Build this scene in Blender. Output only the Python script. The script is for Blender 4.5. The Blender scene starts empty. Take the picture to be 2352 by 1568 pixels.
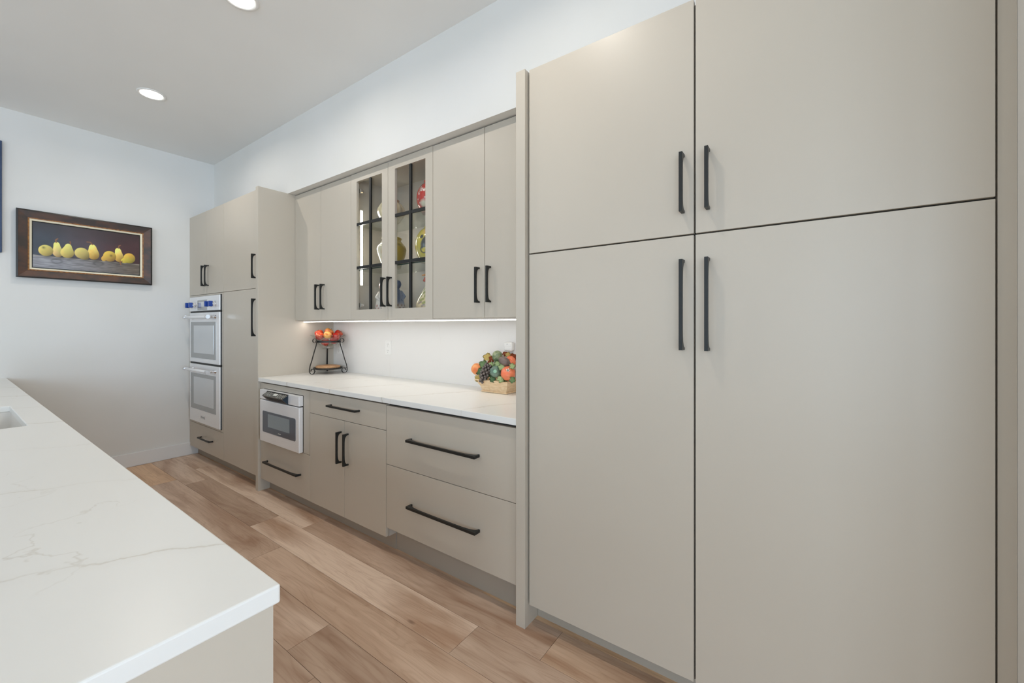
import bpy, bmesh, math, random
import numpy as np
from mathutils import Vector, Matrix
random.seed(7)
rng = np.random.default_rng(7)
PI = math.pi
sc = bpy.context.scene
C = sc.collection

# ------------------------------------------------------------------ camera
cam_d = bpy.data.cameras.new('camera')
cam = bpy.data.objects.new('camera', cam_d); C.objects.link(cam)
cam.location = (0, 0, 1.328)
cam.rotation_euler = (PI / 2, 0, math.radians(35.455))
cam_d.sensor_width = 36.0
cam_d.lens = 940.2 * 36.0 / 2352.0
cam_d.shift_y = -35.5 / 2352.0
cam_d.clip_start = 0.02
sc.camera = cam

# ------------------------------------------------------------------ world, daylight, exposure
vs = sc.view_settings
vs.view_transform = 'Standard'; vs.look = 'None'; vs.gamma = 1.0; vs.use_curve_mapping = False
vs.exposure = 0.0
sc.cycles.use_denoising = True
sc.cycles.max_bounces = 8; sc.cycles.diffuse_bounces = 6; sc.cycles.glossy_bounces = 3; sc.cycles.transparent_max_bounces = 16
sc.cycles.caustics_reflective = False; sc.cycles.caustics_refractive = False
sc.cycles.use_adaptive_sampling = True; sc.cycles.adaptive_threshold = 0.04
sc.cycles.sample_clamp_indirect = 6.0
w = bpy.data.worlds.new('world'); sc.world = w; w.use_nodes = True
bgn = w.node_tree.nodes['Background']
bgn.inputs[0].default_value = (0.78, 0.88, 1.0, 1); bgn.inputs[1].default_value = 1.0

DAY_REAR, DAY_SIDE, DOWN_W, LED_W = 76.0, 430.0, 6.0, 0.76

def area(name, loc, rot, sx, sy, watts, col, spread=PI, shape='RECTANGLE'):
    d = bpy.data.lights.new(name, 'AREA'); d.shape = shape; d.size = sx
    if shape == 'RECTANGLE': d.size_y = sy
    d.energy = watts; d.color = col; d.spread = spread
    o = bpy.data.objects.new(name, d); C.objects.link(o); o.location = loc; o.rotation_euler = rot
    return o
# daylight through unseen windows behind the camera (y = -4.5) and on the right (x = 11)
for wx in (-3.3, -1.05, 1.25, 3.35):
    area('window_daylight', (wx, -4.44, 1.45), (PI / 2, 0, 0), 1.8, 2.6, DAY_REAR * (.25 if wx < 0 else 1), (0.62, 0.81, 1.0))  # left pair is added as weak fill to lift the ambient light
area('window_daylight', (10.94, -1.75, 1.3), (PI / 2, 0, PI / 2), 4.7, 2.3, DAY_SIDE, (0.60, 0.79, 1.0))

# ------------------------------------------------------------------ helpers
def srgb(r, g, b):
    f = lambda c: (c / 255 / 12.92) if c / 255 <= 0.04045 else ((c / 255 + 0.055) / 1.055) ** 2.4
    return (f(r), f(g), f(b), 1.0)

def mat(name, col, rough=0.5, metal=0.0, spec=0.5, **kw):
    m = bpy.data.materials.new(name); m.use_nodes = True
    b = m.node_tree.nodes['Principled BSDF']
    b.inputs['Base Color'].default_value = col
    b.inputs['Roughness'].default_value = rough
    b.inputs['Metallic'].default_value = metal
    b.inputs['Specular IOR Level'].default_value = spec
    for k, v in kw.items(): b.inputs[k.replace('_', ' ')].default_value = v
    return m

def N(m, t, **kw):
    n = m.node_tree.nodes.new(t)
    for k, v in kw.items(): setattr(n, k, v)
    return n
def L(m, a, b): m.node_tree.links.new(a, b)
def P(m): return m.node_tree.nodes['Principled BSDF']

def noisy(name, c1, c2, scale, rough=0.5, bump=0.0, bscale=None, stretch=(1, 1, 1), coord='Object', detail=4, lo=.35, hi=.65, spec=.5):
    m = mat(name, c1, rough, 0, spec)
    tc = N(m, 'ShaderNodeTexCoord'); mp = N(m, 'ShaderNodeMapping'); mp.inputs['Scale'].default_value = stretch
    L(m, tc.outputs[coord], mp.inputs[0])
    nz = N(m, 'ShaderNodeTexNoise'); nz.inputs['Scale'].default_value = scale; nz.inputs['Detail'].default_value = detail
    L(m, mp.outputs[0], nz.inputs['Vector'])
    r = N(m, 'ShaderNodeValToRGB'); r.color_ramp.elements[0].position = lo; r.color_ramp.elements[1].position = hi
    r.color_ramp.elements[0].color = c1; r.color_ramp.elements[1].color = c2
    L(m, nz.outputs[0], r.inputs[0]); L(m, r.outputs[0], P(m).inputs['Base Color'])
    if bump:
        n2 = N(m, 'ShaderNodeTexNoise'); n2.inputs['Scale'].default_value = bscale or scale * 6; n2.inputs['Detail'].default_value = 3
        L(m, mp.outputs[0], n2.inputs['Vector'])
        bp = N(m, 'ShaderNodeBump'); bp.inputs['Strength'].default_value = bump; bp.inputs['Distance'].default_value = .002
        L(m, n2.outputs[0], bp.inputs['Height']); L(m, bp.outputs[0], P(m).inputs['Normal'])
    return m

def painted(name, rough=0.25, spec=.5, coat=0.0):
    m = mat(name, (1, 1, 1, 1), rough, 0, spec)
    a = N(m, 'ShaderNodeAttribute'); a.attribute_name = 'paint'
    L(m, a.outputs['Color'], P(m).inputs['Base Color'])
    P(m).inputs['Coat Weight'].default_value = coat
    return m

def glass(name, tint=(1, 1, 1, 1), f0=.045, rough=0.02):
    m = bpy.data.materials.new(name); m.use_nodes = True
    nt = m.node_tree; nt.nodes.clear()
    o = nt.nodes.new('ShaderNodeOutputMaterial'); mx = nt.nodes.new('ShaderNodeMixShader')
    t = nt.nodes.new('ShaderNodeBsdfTransparent'); t.inputs[0].default_value = tint
    g = nt.nodes.new('ShaderNodeBsdfGlossy'); g.inputs['Roughness'].default_value = rough
    lw = nt.nodes.new('ShaderNodeLayerWeight'); lw.inputs['Blend'].default_value = .5
    pw = nt.nodes.new('ShaderNodeMath'); pw.operation = 'POWER'; pw.inputs[1].default_value = 5.0; nt.links.new(lw.outputs['Facing'], pw.inputs[0])
    ma = nt.nodes.new('ShaderNodeMath'); ma.operation = 'MULTIPLY_ADD'; ma.inputs[1].default_value = .85; ma.inputs[2].default_value = f0; nt.links.new(pw.outputs[0], ma.inputs[0])
    nt.links.new(ma.outputs[0], mx.inputs[0]); nt.links.new(t.outputs[0], mx.inputs[1]); nt.links.new(g.outputs[0], mx.inputs[2])
    nt.links.new(mx.outputs[0], o.inputs[0])
    return m

def emis(name, col, s):
    m = mat(name, col, .5); P(m).inputs['Emission Color'].default_value = col; P(m).inputs['Emission Strength'].default_value = s
    return m

# ------------------------------------------------------------------ materials
M = {}
M['wall'] = noisy('white_wall_paint', srgb(226, 225, 221), srgb(229, 228, 225), 2.2, .65, detail=1)
M['ceiling'] = noisy('ceiling_paint', srgb(240, 240, 238), srgb(242, 242, 240), 2.0, .8, detail=1)
M['trim'] = mat('trim_paint', srgb(232, 232, 231), .4)
M['greige'] = noisy('greige_lacquer', srgb(194, 185, 171), srgb(197, 188, 174), 1.5, .38, detail=1)
M['carcass'] = mat('carcass_board', srgb(196, 188, 177), .55)
M['toe'] = mat('toe_kick_board', srgb(176, 167, 154), .6)
M['gap'] = mat('dark_gap', srgb(58, 54, 50), .8)  # dark paint behind the doors, standing in for shade in the reveals
M['black'] = mat('black_metal', srgb(38, 39, 38), .42, .3)
M['wrought'] = mat('wrought_iron', srgb(58, 56, 54), .45, .6)
M['steel'] = noisy('brushed_steel', (.88, .88, .89, 1), (.92, .92, .93, 1), 6, .33, .0, stretch=(1, 1, 60)); P(M['steel']).inputs['Metallic'].default_value = .28
M['chrome'] = mat('polished_chrome', (.82, .82, .84, 1), .1, 1)
M['oven_glass'] = mat('oven_glass', (.40, .41, .41, 1), .12, .4)  # base lightened to stand in for bright windows reflected in the glass
M['oven_glass_in'] = mat('oven_inner_glass', (.70, .72, .74, 1), .08, .4)  # paler inner pane, reflected brightness put into the base colour
M['mw_glass'] = mat('microwave_glass', (.13, .15, .185, 1), .06, .35, .8)
M['mw_glass_in'] = mat('microwave_screen_glass', (.32, .38, .42, 1), .06, .4, .8)
M['slot'] = mat('black_vent', srgb(22, 22, 22), .5)
M['blue'] = mat('blue_knob_cap', srgb(18, 62, 150), .3)
M['panelblack'] = mat('glossy_control_panel', srgb(96, 94, 88), .2, .4)
M['wedge'] = mat('wedge_side', srgb(34, 48, 60), .3, .4)
M['lcd'] = emis('lcd_display', srgb(190, 190, 182), .25)
M['keys'] = mat('key_print', srgb(190, 190, 182), .5)
M['glass'] = glass('clear_glass', (.97, .98, .97, 1))
M['shelf_glass'] = glass('shelf_glass', (.93, .96, .94, 1))
M['shelf_edge'] = mat('glass_edge_green', srgb(40, 62, 55), .1)
M['bowl_glass'] = glass('bowl_glass', (.965, .975, .96, 1), .10)
M['led'] = emis('led_diffuser', (1, .96, .9, 1), 9.0)
M['lens'] = emis('downlight_lens', (1, .97, .92, 1), 14.0)
M['plastic'] = mat('white_plastic', srgb(238, 236, 232), .3)
M['slotgrey'] = mat('socket_slot', srgb(150, 146, 140), .6)
M['sink'] = mat('white_sink_enamel', srgb(226, 222, 216), .3)
M['wood_disc'] = noisy('turned_wood', srgb(200, 158, 116), srgb(178, 130, 88), 9, .5, .05, 60, stretch=(1, 8, 8))
M['cream'] = mat('cream_liner', srgb(232, 222, 196), .6)
M['gold'] = noisy('gilt_trim', srgb(164, 110, 48), srgb(110, 66, 24), 60, .4, .3, 200)
M['frame'] = noisy('worn_brown_frame', srgb(62, 52, 48), srgb(98, 66, 50), 9, .45, .08, 60, stretch=(1, 1.0, 1.6), lo=.42, hi=.72)
M['framelip'] = mat('black_frame_lip', srgb(26, 22, 18), .35)
M['paint'] = painted('oil_painting', .35)
M['ceramic'] = painted('glazed_ceramic', .12, .6, .5)
M['navy'] = noisy('navy_canvas', srgb(44, 62, 92), srgb(58, 78, 112), 3, .6)
M['basket'] = noisy('woven_straw', srgb(240, 214, 178), srgb(226, 194, 152), 40, .7, .6, 160, stretch=(1, 1, 3))
M['window_frame'] = mat('window_frame_white', srgb(236, 236, 236), .4)

def quartz(name, base, vein, amt=.6, fine=.3):
    m = mat(name, base, .3, 0, .45)
    ge = N(m, 'ShaderNodeNewGeometry'); pos = ge.outputs['Position']
    def noise(scale, detail, rough=.55):
        n = N(m, 'ShaderNodeTexNoise'); n.inputs['Scale'].default_value = scale; n.inputs['Detail'].default_value = detail; n.inputs['Roughness'].default_value = rough
        L(m, pos, n.inputs['Vector']); return n.outputs[0]
    def mth(op, a, b=None, c=None):
        n = N(m, 'ShaderNodeMath', operation=op)
        for k, v in enumerate((a, b, c)):
            if v is None: continue
            if isinstance(v, (int, float)): n.inputs[k].default_value = v
            else: L(m, v, n.inputs[k])
        return n.outputs[0]
    def ramp(v, f0, f1, t0, t1):
        n = N(m, 'ShaderNodeMapRange'); L(m, v, n.inputs[0])
        for k, q in zip(('From Min', 'From Max', 'To Min', 'To Max'), (f0, f1, t0, t1)): n.inputs[k].default_value = q
        return n.outputs[0]
    sx = N(m, 'ShaderNodeSeparateXYZ'); L(m, pos, sx.inputs[0])
    # long wandering veins across the slab, 0.57 m apart
    q = mth('MULTIPLY_ADD', sx.outputs[1], -.55, sx.outputs[0]); q = mth('MULTIPLY_ADD', noise(3.2, 6, .6), .16, q); q = mth('MULTIPLY_ADD', noise(26, 3, .6), .016, q)
    q = mth('ADD', q, 1.085 - .088); q = mth('DIVIDE', q, .57); q = mth('FRACT', mth('ADD', q, 20.5)); q = mth('ABSOLUTE', mth('SUBTRACT', q, .5))
    line = ramp(q, .0015, .0085, amt, 0.0); mask = ramp(noise(2.0, 2), .36, .58, .12, 1.0)
    halo = ramp(q, 0.0, .05, amt * .16, 0.0)
    v1 = mth('MULTIPLY', mth('ADD', line, halo), mask)
    a = mth('ABSOLUTE', mth('SUBTRACT', noise(2.6, 5), .5)); v2 = mth('MULTIPLY', ramp(a, 0, .006, fine, 0), ramp(noise(3.3, 2), .52, .66, 0, 1))
    mx = N(m, 'ShaderNodeMix', data_type='RGBA'); mx.inputs['A'].default_value = base; mx.inputs['B'].default_value = vein
    L(m, mth('MAXIMUM', v1, v2), mx.inputs['Factor']); L(m, mx.outputs['Result'], P(m).inputs['Base Color'])
    return m
M['quartz'] = quartz('white_quartz', srgb(233, 232, 228), srgb(172, 160, 138))
M['splash'] = quartz('backsplash_quartz', srgb(232, 229, 225), srgb(214, 206, 196), .22, .2)

def wood_floor():
    m = mat('oak_floor', srgb(180, 140, 108), .42, 0, .4)
    oi = N(m, 'ShaderNodeObjectInfo'); ge = N(m, 'ShaderNodeNewGeometry')
    off = N(m, 'ShaderNodeMath', operation='MULTIPLY'); off.inputs[1].default_value = 53.0; L(m, oi.outputs['Random'], off.inputs[0])
    cb = N(m, 'ShaderNodeCombineXYZ')
    for k in range(3): L(m, off.outputs[0], cb.inputs[k])
    ad = N(m, 'ShaderNodeVectorMath', operation='ADD'); L(m, ge.outputs['Position'], ad.inputs[0]); L(m, cb.outputs[0], ad.inputs[1])
    def noise(stretch, scale, detail, dist=0.0, rough=.5):
        mp = N(m, 'ShaderNodeMapping'); mp.inputs['Scale'].default_value = stretch; L(m, ad.outputs[0], mp.inputs[0])
        n = N(m, 'ShaderNodeTexNoise'); n.inputs['Scale'].default_value = scale; n.inputs['Detail'].default_value = detail
        n.inputs['Distortion'].default_value = dist; n.inputs['Roughness'].default_value = rough
        L(m, mp.outputs[0], n.inputs['Vector']); return n
    big = noise((.9, 5.5, 1), 1.3, 3, .6)
    fig = noise((.8, 6.0, 1), 1.6, 2, .3)
    fine = noise((3, 130, 1), 1.0, 3, .2, .6)
    # cathedral figure: contour lines of a stretched noise
    ml = N(m, 'ShaderNodeMath', operation='MULTIPLY'); ml.inputs[1].default_value = 26; L(m, fig.outputs[0], ml.inputs[0])
    fr = N(m, 'ShaderNodeMath', operation='PINGPONG'); fr.inputs[1].default_value = 1.0; L(m, ml.outputs[0], fr.inputs[0])
    tone = N(m, 'ShaderNodeValToRGB'); e = tone.color_ramp.elements
    e[0].position = 0; e[0].color = srgb(196, 168, 146); e[1].position = 1; e[1].color = srgb(240, 204, 166)
    for p, c in ((.3, (238, 212, 190)), (.55, (212, 184, 162)), (.78, (234, 194, 154))):
        k = e.new(p); k.color = srgb(*c)
    L(m, oi.outputs['Random'], tone.inputs[0])
    dk = N(m, 'ShaderNodeMix', data_type='RGBA', blend_type='MULTIPLY'); dk.inputs['B'].default_value = srgb(206, 190, 178)
    r1 = N(m, 'ShaderNodeMapRange'); r1.inputs['From Min'].default_value = .42; r1.inputs['From Max'].default_value = .66; L(m, big.outputs[0], r1.inputs[0])
    L(m, r1.outputs[0], dk.inputs['Factor']); L(m, tone.outputs[0], dk.inputs['A'])
    d2 = N(m, 'ShaderNodeMix', data_type='RGBA', blend_type='MULTIPLY'); d2.inputs['B'].default_value = srgb(226, 216, 208)
    r2 = N(m, 'ShaderNodeMapRange'); r2.inputs['From Min'].default_value = .55; r2.inputs['From Max'].default_value = 1.0; r2.inputs['To Max'].default_value = .34; L(m, fr.outputs[0], r2.inputs[0])
    L(m, r2.outputs[0], d2.inputs['Factor']); L(m, dk.outputs['Result'], d2.inputs['A'])
    d3 = N(m, 'ShaderNodeMix', data_type='RGBA', blend_type='MULTIPLY'); d3.inputs['B'].default_value = srgb(214, 202, 192)
    r3 = N(m, 'ShaderNodeMapRange'); r3.inputs['From Min'].default_value = .5; r3.inputs['From Max'].default_value = .72; r3.inputs['To Max'].default_value = .45; L(m, fine.outputs[0], r3.inputs[0])
    L(m, r3.outputs[0], d3.inputs['Factor']); L(m, d2.outputs['Result'], d3.inputs['A'])
    # knots
    mpv = N(m, 'ShaderNodeMapping'); mpv.inputs['Scale'].default_value = (1.0, 2.6, 1); L(m, ad.outputs[0], mpv.inputs[0])
    vo = N(m, 'ShaderNodeTexVoronoi'); vo.inputs['Scale'].default_value = 2.2; L(m, mpv.outputs[0], vo.inputs['Vector'])
    r4 = N(m, 'ShaderNodeMapRange'); r4.inputs['From Min'].default_value = .02; r4.inputs['From Max'].default_value = .075; r4.inputs['To Min'].default_value = .8; r4.inputs['To Max'].default_value = 0; L(m, vo.outputs['Distance'], r4.inputs[0])
    d4 = N(m, 'ShaderNodeMix', data_type='RGBA', blend_type='MULTIPLY'); d4.inputs['B'].default_value = srgb(120, 96, 82)
    L(m, r4.outputs[0], d4.inputs['Factor']); L(m, d3.outputs['Result'], d4.inputs['A'])
    L(m, d4.outputs['Result'], P(m).inputs['Base Color'])
    bp = N(m, 'ShaderNodeBump'); bp.inputs['Strength'].default_value = .12; bp.inputs['Distance'].default_value = .001
    L(m, fine.outputs[0], bp.inputs['Height']); L(m, bp.outputs[0], P(m).inputs['Normal'])
    return m
M['floor'] = wood_floor()

# ------------------------------------------------------------------ mesh helpers
def bx(bm, x0, x1, y0, y1, z0, z1, bev=0.0):
    vs_ = [bm.verts.new(p) for p in ((x0, y0, z0), (x1, y0, z0), (x1, y1, z0), (x0, y1, z0), (x0, y0, z1), (x1, y0, z1), (x1, y1, z1), (x0, y1, z1))]
    fs = [bm.faces.new([vs_[i] for i in q]) for q in ((0, 3, 2, 1), (4, 5, 6, 7), (0, 1, 5, 4), (1, 2, 6, 5), (2, 3, 7, 6), (3, 0, 4, 7))]
    if bev:
        es = list({e for f in fs for e in f.edges})
        bmesh.ops.bevel(bm, geom=es, offset=bev, segments=2, affect='EDGES', profile=.5)
    return bm
def box(*a, **k): return bx(bmesh.new(), *a, **k)

WL = {}
def wloc(o): return WL.get(o.name, Vector((0, 0, 0)))
def obj(name, bm, m, parent=None, smooth=False, base=None):
    """bm holds world coordinates; the object's origin is its parent's, or `base`."""
    o_base = wloc(parent) if parent else Vector(base or (0, 0, 0))
    me = bpy.data.meshes.new(name)
    if o_base.length: bmesh.ops.translate(bm, verts=bm.verts, vec=-o_base)
    bm.normal_update(); bm.to_mesh(me); bm.free()
    me.materials.append(M[m] if isinstance(m, str) else m)
    if smooth:
        me.polygons.foreach_set('use_smooth', [True] * len(me.polygons))
    o = bpy.data.objects.new(name, me); C.objects.link(o)
    if parent: o.parent = parent
    else: o.location = o_base
    WL[o.name] = o_base
    return o
def thing(name, label, cat, loc, group=None):
    o = bpy.data.objects.new(name, None); C.objects.link(o); o.location = loc; o.empty_display_size = .05
    WL[o.name] = Vector(loc)
    return tag(o, label, cat, group)
def tag(o, label, cat, group=None):
    o['label'] = label; o['category'] = cat
    if group: o['group'] = group
    return o
def struct(name, bm, m, parent=None):
    o = obj(name, bm, m, parent)
    if not parent: o['kind'] = 'structure'
    return o

def tube(bm, pts, r, seg=8, flat=None, cap=True):
    """sweep a round (or flat: (width, thickness)) section along pts"""
    pts = [Vector(p) for p in pts]; rings = []
    up = Vector((0, 0, 1)); t0 = (pts[1] - pts[0]).normalized()
    nrm = up.cross(t0)
    if nrm.length < .1: nrm = Vector((1, 0, 0)).cross(t0)
    nrm.normalize()
    for i, p in enumerate(pts):
        t = (pts[min(i + 1, len(pts) - 1)] - pts[max(i - 1, 0)]).normalized()
        nrm = (nrm - t * nrm.dot(t)).normalized(); b = t.cross(nrm)
        rr = r[i] if isinstance(r, (list, tuple)) else r
        ring = []
        for k in range(seg):
            a = 2 * PI * k / seg
            ring.append(bm.verts.new(p + nrm * (math.cos(a) * rr) + b * (math.sin(a) * rr)))
        rings.append(ring)
    for a, b in zip(rings, rings[1:]):
        for k in range(seg): bm.faces.new((a[k], a[(k + 1) % seg], b[(k + 1) % seg], b[k]))
    if cap:
        bm.faces.new(rings[0][::-1]); bm.faces.new(rings[-1])
    return bm

def ribbon(bm, pts, wdir, width, thick):
    """flat bar swept along planar pts; wdir is the width direction"""
    pts = [Vector(p) for p in pts]; wd = Vector(wdir).normalized(); rings = []
    for i, p in enumerate(pts):
        t = (pts[min(i + 1, len(pts) - 1)] - pts[max(i - 1, 0)]).normalized()
        n = t.cross(wd).normalized()
        rings.append([bm.verts.new(p + wd * (sx * width / 2) + n * (sn * thick / 2)) for sx, sn in ((-1, -1), (1, -1), (1, 1), (-1, 1))])
    for a, b in zip(rings, rings[1:]):
        for k in range(4): bm.faces.new((a[k], a[(k + 1) % 4], b[(k + 1) % 4], b[k]))
    bm.faces.new(rings[0][::-1]); bm.faces.new(rings[-1])
    return bm

def lathe(prof, seg=32, c=(0, 0, 0), bm=None, deform=None):
    bm = bm or bmesh.new(); c = Vector(c); rings = []
    for r, z in prof:
        if r < 1e-5: rings.append([bm.verts.new(c + Vector((0, 0, z)))]); continue
        ring = []
        for k in range(seg):
            a = 2 * PI * k / seg; rr, zz = (deform(r, z, a) if deform else (r, z))
            ring.append(bm.verts.new(c + Vector((math.cos(a) * rr, math.sin(a) * rr, zz))))
        rings.append(ring)
    for a, b in zip(rings, rings[1:]):
        if len(a) == 1 and len(b) == 1: continue
        for k in range(seg):
            k2 = (k + 1) % seg
            if len(a) == 1: bm.faces.new((a[0], b[k2], b[k]))
            elif len(b) == 1: bm.faces.new((a[k], a[k2], b[0]))
            else: bm.faces.new((a[k], a[k2], b[k2], b[k]))
    return bm
def smooth_profile(pts, n=48):
    """Catmull-Rom through (r, z) points"""
    p = [pts[0]] + list(pts) + [pts[-1]]; out = []
    m = len(pts) - 1
    for i in range(n + 1):
        t = i / n * m; k = min(int(t), m - 1); u = t - k
        a, b, c_, d = (np.array(p[k + j], float) for j in range(4))
        v = .5 * ((2 * b) + (-a + c_) * u + (2 * a - 5 * b + 4 * c_ - d) * u * u + (-a + 3 * b - 3 * c_ + d) * u ** 3)
        out.append((max(float(v[0]), 0), float(v[1])))
    return out
def paint(o, fn):
    """colour attribute from local vertex positions; fn(np (n,3)) -> (n,3) linear rgb"""
    me = o.data; n = len(me.vertices); co = np.empty(n * 3, dtype=np.float32); me.vertices.foreach_get('co', co)
    rgb = fn(co.reshape(-1, 3)); a = me.color_attributes.new('paint', 'FLOAT_COLOR', 'POINT')
    buf = np.ones((n, 4), dtype=np.float32); buf[:, :3] = rgb
    a.data.foreach_set('color', buf.ravel())
def lin(r, g, b): return np.array(srgb(r, g, b)[:3])

def disc(bm, c, r0, r1, z0, z1, seg=32):
    """flat ring or disc (r0 = 0) extruded z0..z1"""
    prof = [(r0, z0), (r1, z0), (r1, z1), (r0, z1)]
    if r0 > 0: prof.append((r0, z0))
    return lathe(prof, seg, c, bm)

# ------------------------------------------------------------------ the setting
XW, YB, ZC = -5.178, 2.150, 3.062           # left wall, wall behind the cabinets, ceiling
YS, ZS = 1.731, 2.455                       # bulkhead front and underside
XR, YN = 11.0, -4.5
YD, YU = 1.515, 1.789                       # door faces: base and tall, wall cabinets
XF = 0.423                                  # wing wall right of the fridge

fl = struct('floor', box(XW - .1, XR + .1, YN - .1, YB + .1, -.08, -.0125), 'gap')
pm = bmesh.new(); bx(pm, 0, 1, 0, 1, 0, 1); pme = bpy.data.meshes.new('plank'); pm.to_mesh(pme); pm.free(); pme.materials.append(M['floor'])
joints = {0: [-4.6, -2.68, -.853, 1.1, 2.8], 1: [-4.21, -2.989, -1.172, .7, 2.5], 2: [-4.41, -2.56, -.3, 1.6, 3.4], 3: [-3.7, -1.72, .25, 2.0, 3.9]}
G = .0016
row, ytop = 0, 1.576
rows = [(1.576, 1.690)]
y = ytop
while y > YN: rows.append((y - .1868, y)); y -= .1868
for r_i, (ya, yb) in enumerate(rows):
    if r_i == 0: js = [-3.3, -1.3, .9, 2.9]
    elif r_i - 1 in joints: js = joints[r_i - 1]
    else:
        js = []; x = XW + random.uniform(.4, 1.9)
        while x < XR - .3: js.append(x); x += random.choice((1.83, 2.4, 2.8, 3.2))
    ed = [XW + .026] + js + [XR]
    for xa, xb in zip(ed, ed[1:]):
        p = bpy.data.objects.new('plank', pme); C.objects.link(p); p.parent = fl
        p.location = (xa + G / 2, max(ya, YN) + G / 2, -.0125 + random.uniform(0, .0003)); p.scale = (xb - xa - G, yb - max(ya, YN) - G, .0125)
yy = YN
while yy < 1.6:
    yn = min(yy + random.uniform(1.0, 1.8), 1.69)
    p = bpy.data.objects.new('plank', pme); C.objects.link(p); p.parent = fl
    p.location = (XW + G, yy + G / 2, -.0125); p.scale = (.025 - G, yn - yy - G, .0125); yy = yn

# ceiling with round cut-outs is not needed: the downlights are surface trims
struct('ceiling', box(XW - .1, XR + .1, YN - .1, YB + .1, ZC, ZC + .1), 'ceiling')
struct('wall_left', box(XW - .1, XW, YN - .1, YB + .1, -.08, ZC), 'wall')
bm = box(XW, XR, YB, YB + .1, -.08, ZC); bx(bm, XW, XF, YS, YB, ZS, ZC)
struct('wall_back', bm, 'wall')
struct('wall_wing', box(XF, XF + .14, 1.0, YB, 0, ZC), 'wall')
def wall_with_holes(axis, c0, c1, a0, a1, holes):
    bm = bmesh.new(); cuts = sorted({a0, a1, *[h[0] for h in holes], *[h[1] for h in holes]})
    for u0, u1 in zip(cuts, cuts[1:]):
        hs = [h for h in holes if h[0] <= u0 + 1e-6 and h[1] >= u1 - 1e-6]
        spans = [(0, ZC)] if not hs else [(0, hs[0][2]), (hs[0][3], ZC)]
        for z0, z1 in spans:
            if z1 - z0 < 1e-4: continue
            if axis == 'y': bx(bm, u0, u1, c0, c1, z0, z1)
            else: bx(bm, c0, c1, u0, u1, z0, z1)
    return bm
rear = [(wx - .95, wx + .95, .1, 2.8) for wx in (-3.3, -1.05, 1.25, 3.35)]  # unseen openings; the left two are added for the fill light
struct('wall_rear', wall_with_holes('y', YN - .1, YN, XW, XR, rear), 'wall')
struct('wall_right', wall_with_holes('x', XR, XR + .1, YN, YB, [(-4.15, .65, .1, 2.5)]), 'wall')
def window(n, axis, c, u0, u1, z0, z1, nm):
    def b(bm, a0, a1, q0, q1, d0, d1):
        if axis == 'y': bx(bm, a0, a1, c + d0, c + d1, q0, q1)
        else: bx(bm, c - d1, c - d0, a0, a1, q0, q1)
    bm = bmesh.new(); s = .05
    b(bm, u0, u1, z0, z0 + s, -.09, -.03); b(bm, u0, u1, z1 - s, z1, -.09, -.03)
    for k in range(nm + 1):
        uc = u0 + (u1 - u0) * k / nm; uc = min(max(uc, u0 + s / 2), u1 - s / 2)
        b(bm, uc - s / 2, uc + s / 2, z0 + s, z1 - s, -.09, -.03)
    o = struct('window_%d' % n, bm, 'window_frame')
    for k in range(nm):
        pb = bmesh.new(); ua = u0 + (u1 - u0) * k / nm + s / 2; ub = u0 + (u1 - u0) * (k + 1) / nm - s / 2
        b(pb, ua, ub, z0 + s, z1 - s, -.063, -.057); obj('pane', pb, 'glass', o)
for i, h in enumerate(rear): window(i + 1, 'y', YN, h[0], h[1], h[2], h[3], 2)
window(5, 'x', XR + .0, -4.15, .65, .1, 2.5, 4)
bm = box(XW, XW + .014, YN, 1.69, 0, .128, bev=.003); bmesh.ops.delete(bm, geom=[], context='VERTS')
struct('baseboard_left', bm, 'trim')

# ------------------------------------------------------------------ handles, doors, cabinets
def handle(parent, axis, c, a0, a1, yd, proj=.038, wd=.0115):
    """bar pull: straight outer face, inner edge sweeping into two feet. axis 'z' upright at x=c, 'x' level at z=c"""
    Ln = a1 - a0; n = 16; foot, tm = .0085, .0105
    out = []; h = Ln / 2 - foot
    inner = []
    for i in range(n + 1):
        q = i / n; s = foot + h * (1 - math.cos(q * PI / 2)); uq = (s - foot) / h
        d = (proj - tm) * (1 - (1 - min(uq * 1.0, 1)) ** 5.5) ** (1 / 2.4)
        inner.append((s, d))
    inner = inner + [(Ln - s, d) for s, d in inner[::-1][1:]]
    poly_top = [(0, 0)] + inner + [(Ln, 0)]
    bm = bmesh.new()
    def pt(s, d, wv):
        return (c + wv, yd - d, a0 + s) if axis == 'z' else (a0 + s, yd - d, c + wv)
    def strip(wv):
        lo = [bm.verts.new(pt(s, d, wv)) for s, d in inner]
        hi = [bm.verts.new(pt(min(max(s, 0), Ln) if 0 < i < len(inner) - 1 else (0 if i == 0 else Ln), proj, wv)) for i, (s, d) in enumerate(inner)]
        f0 = bm.verts.new(pt(0, 0, wv)); f1 = bm.verts.new(pt(Ln, 0, wv))
        return lo, hi, f0, f1
    A = strip(-wd / 2); B = strip(wd / 2)
    def face(v):
        try: bm.faces.new(v)
        except ValueError: pass
    for S in (A, B):
        lo, hi, f0, f1 = S
        for i in range(len(lo) - 1): face((lo[i], lo[i + 1], hi[i + 1], hi[i]))
        face((f0, lo[0], hi[0])); face((f1, hi[-1], lo[-1]))
    for i in range(len(A[0]) - 1):
        face((A[0][i], B[0][i], B[0][i + 1], A[0][i + 1])); face((A[1][i], A[1][i + 1], B[1][i + 1], B[1][i]))
    face((A[2], A[1][0], B[1][0], B[2])); face((A[3], B[3], B[1][-1], A[1][-1]))
    face((A[2], B[2], B[0][0], A[0][0])); face((A[3], A[0][-1], B[0][-1], B[3]))
    bmesh.ops.recalc_face_normals(bm, faces=bm.faces)
    return obj('handle', bm, 'black', parent)
GP = .0016
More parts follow.
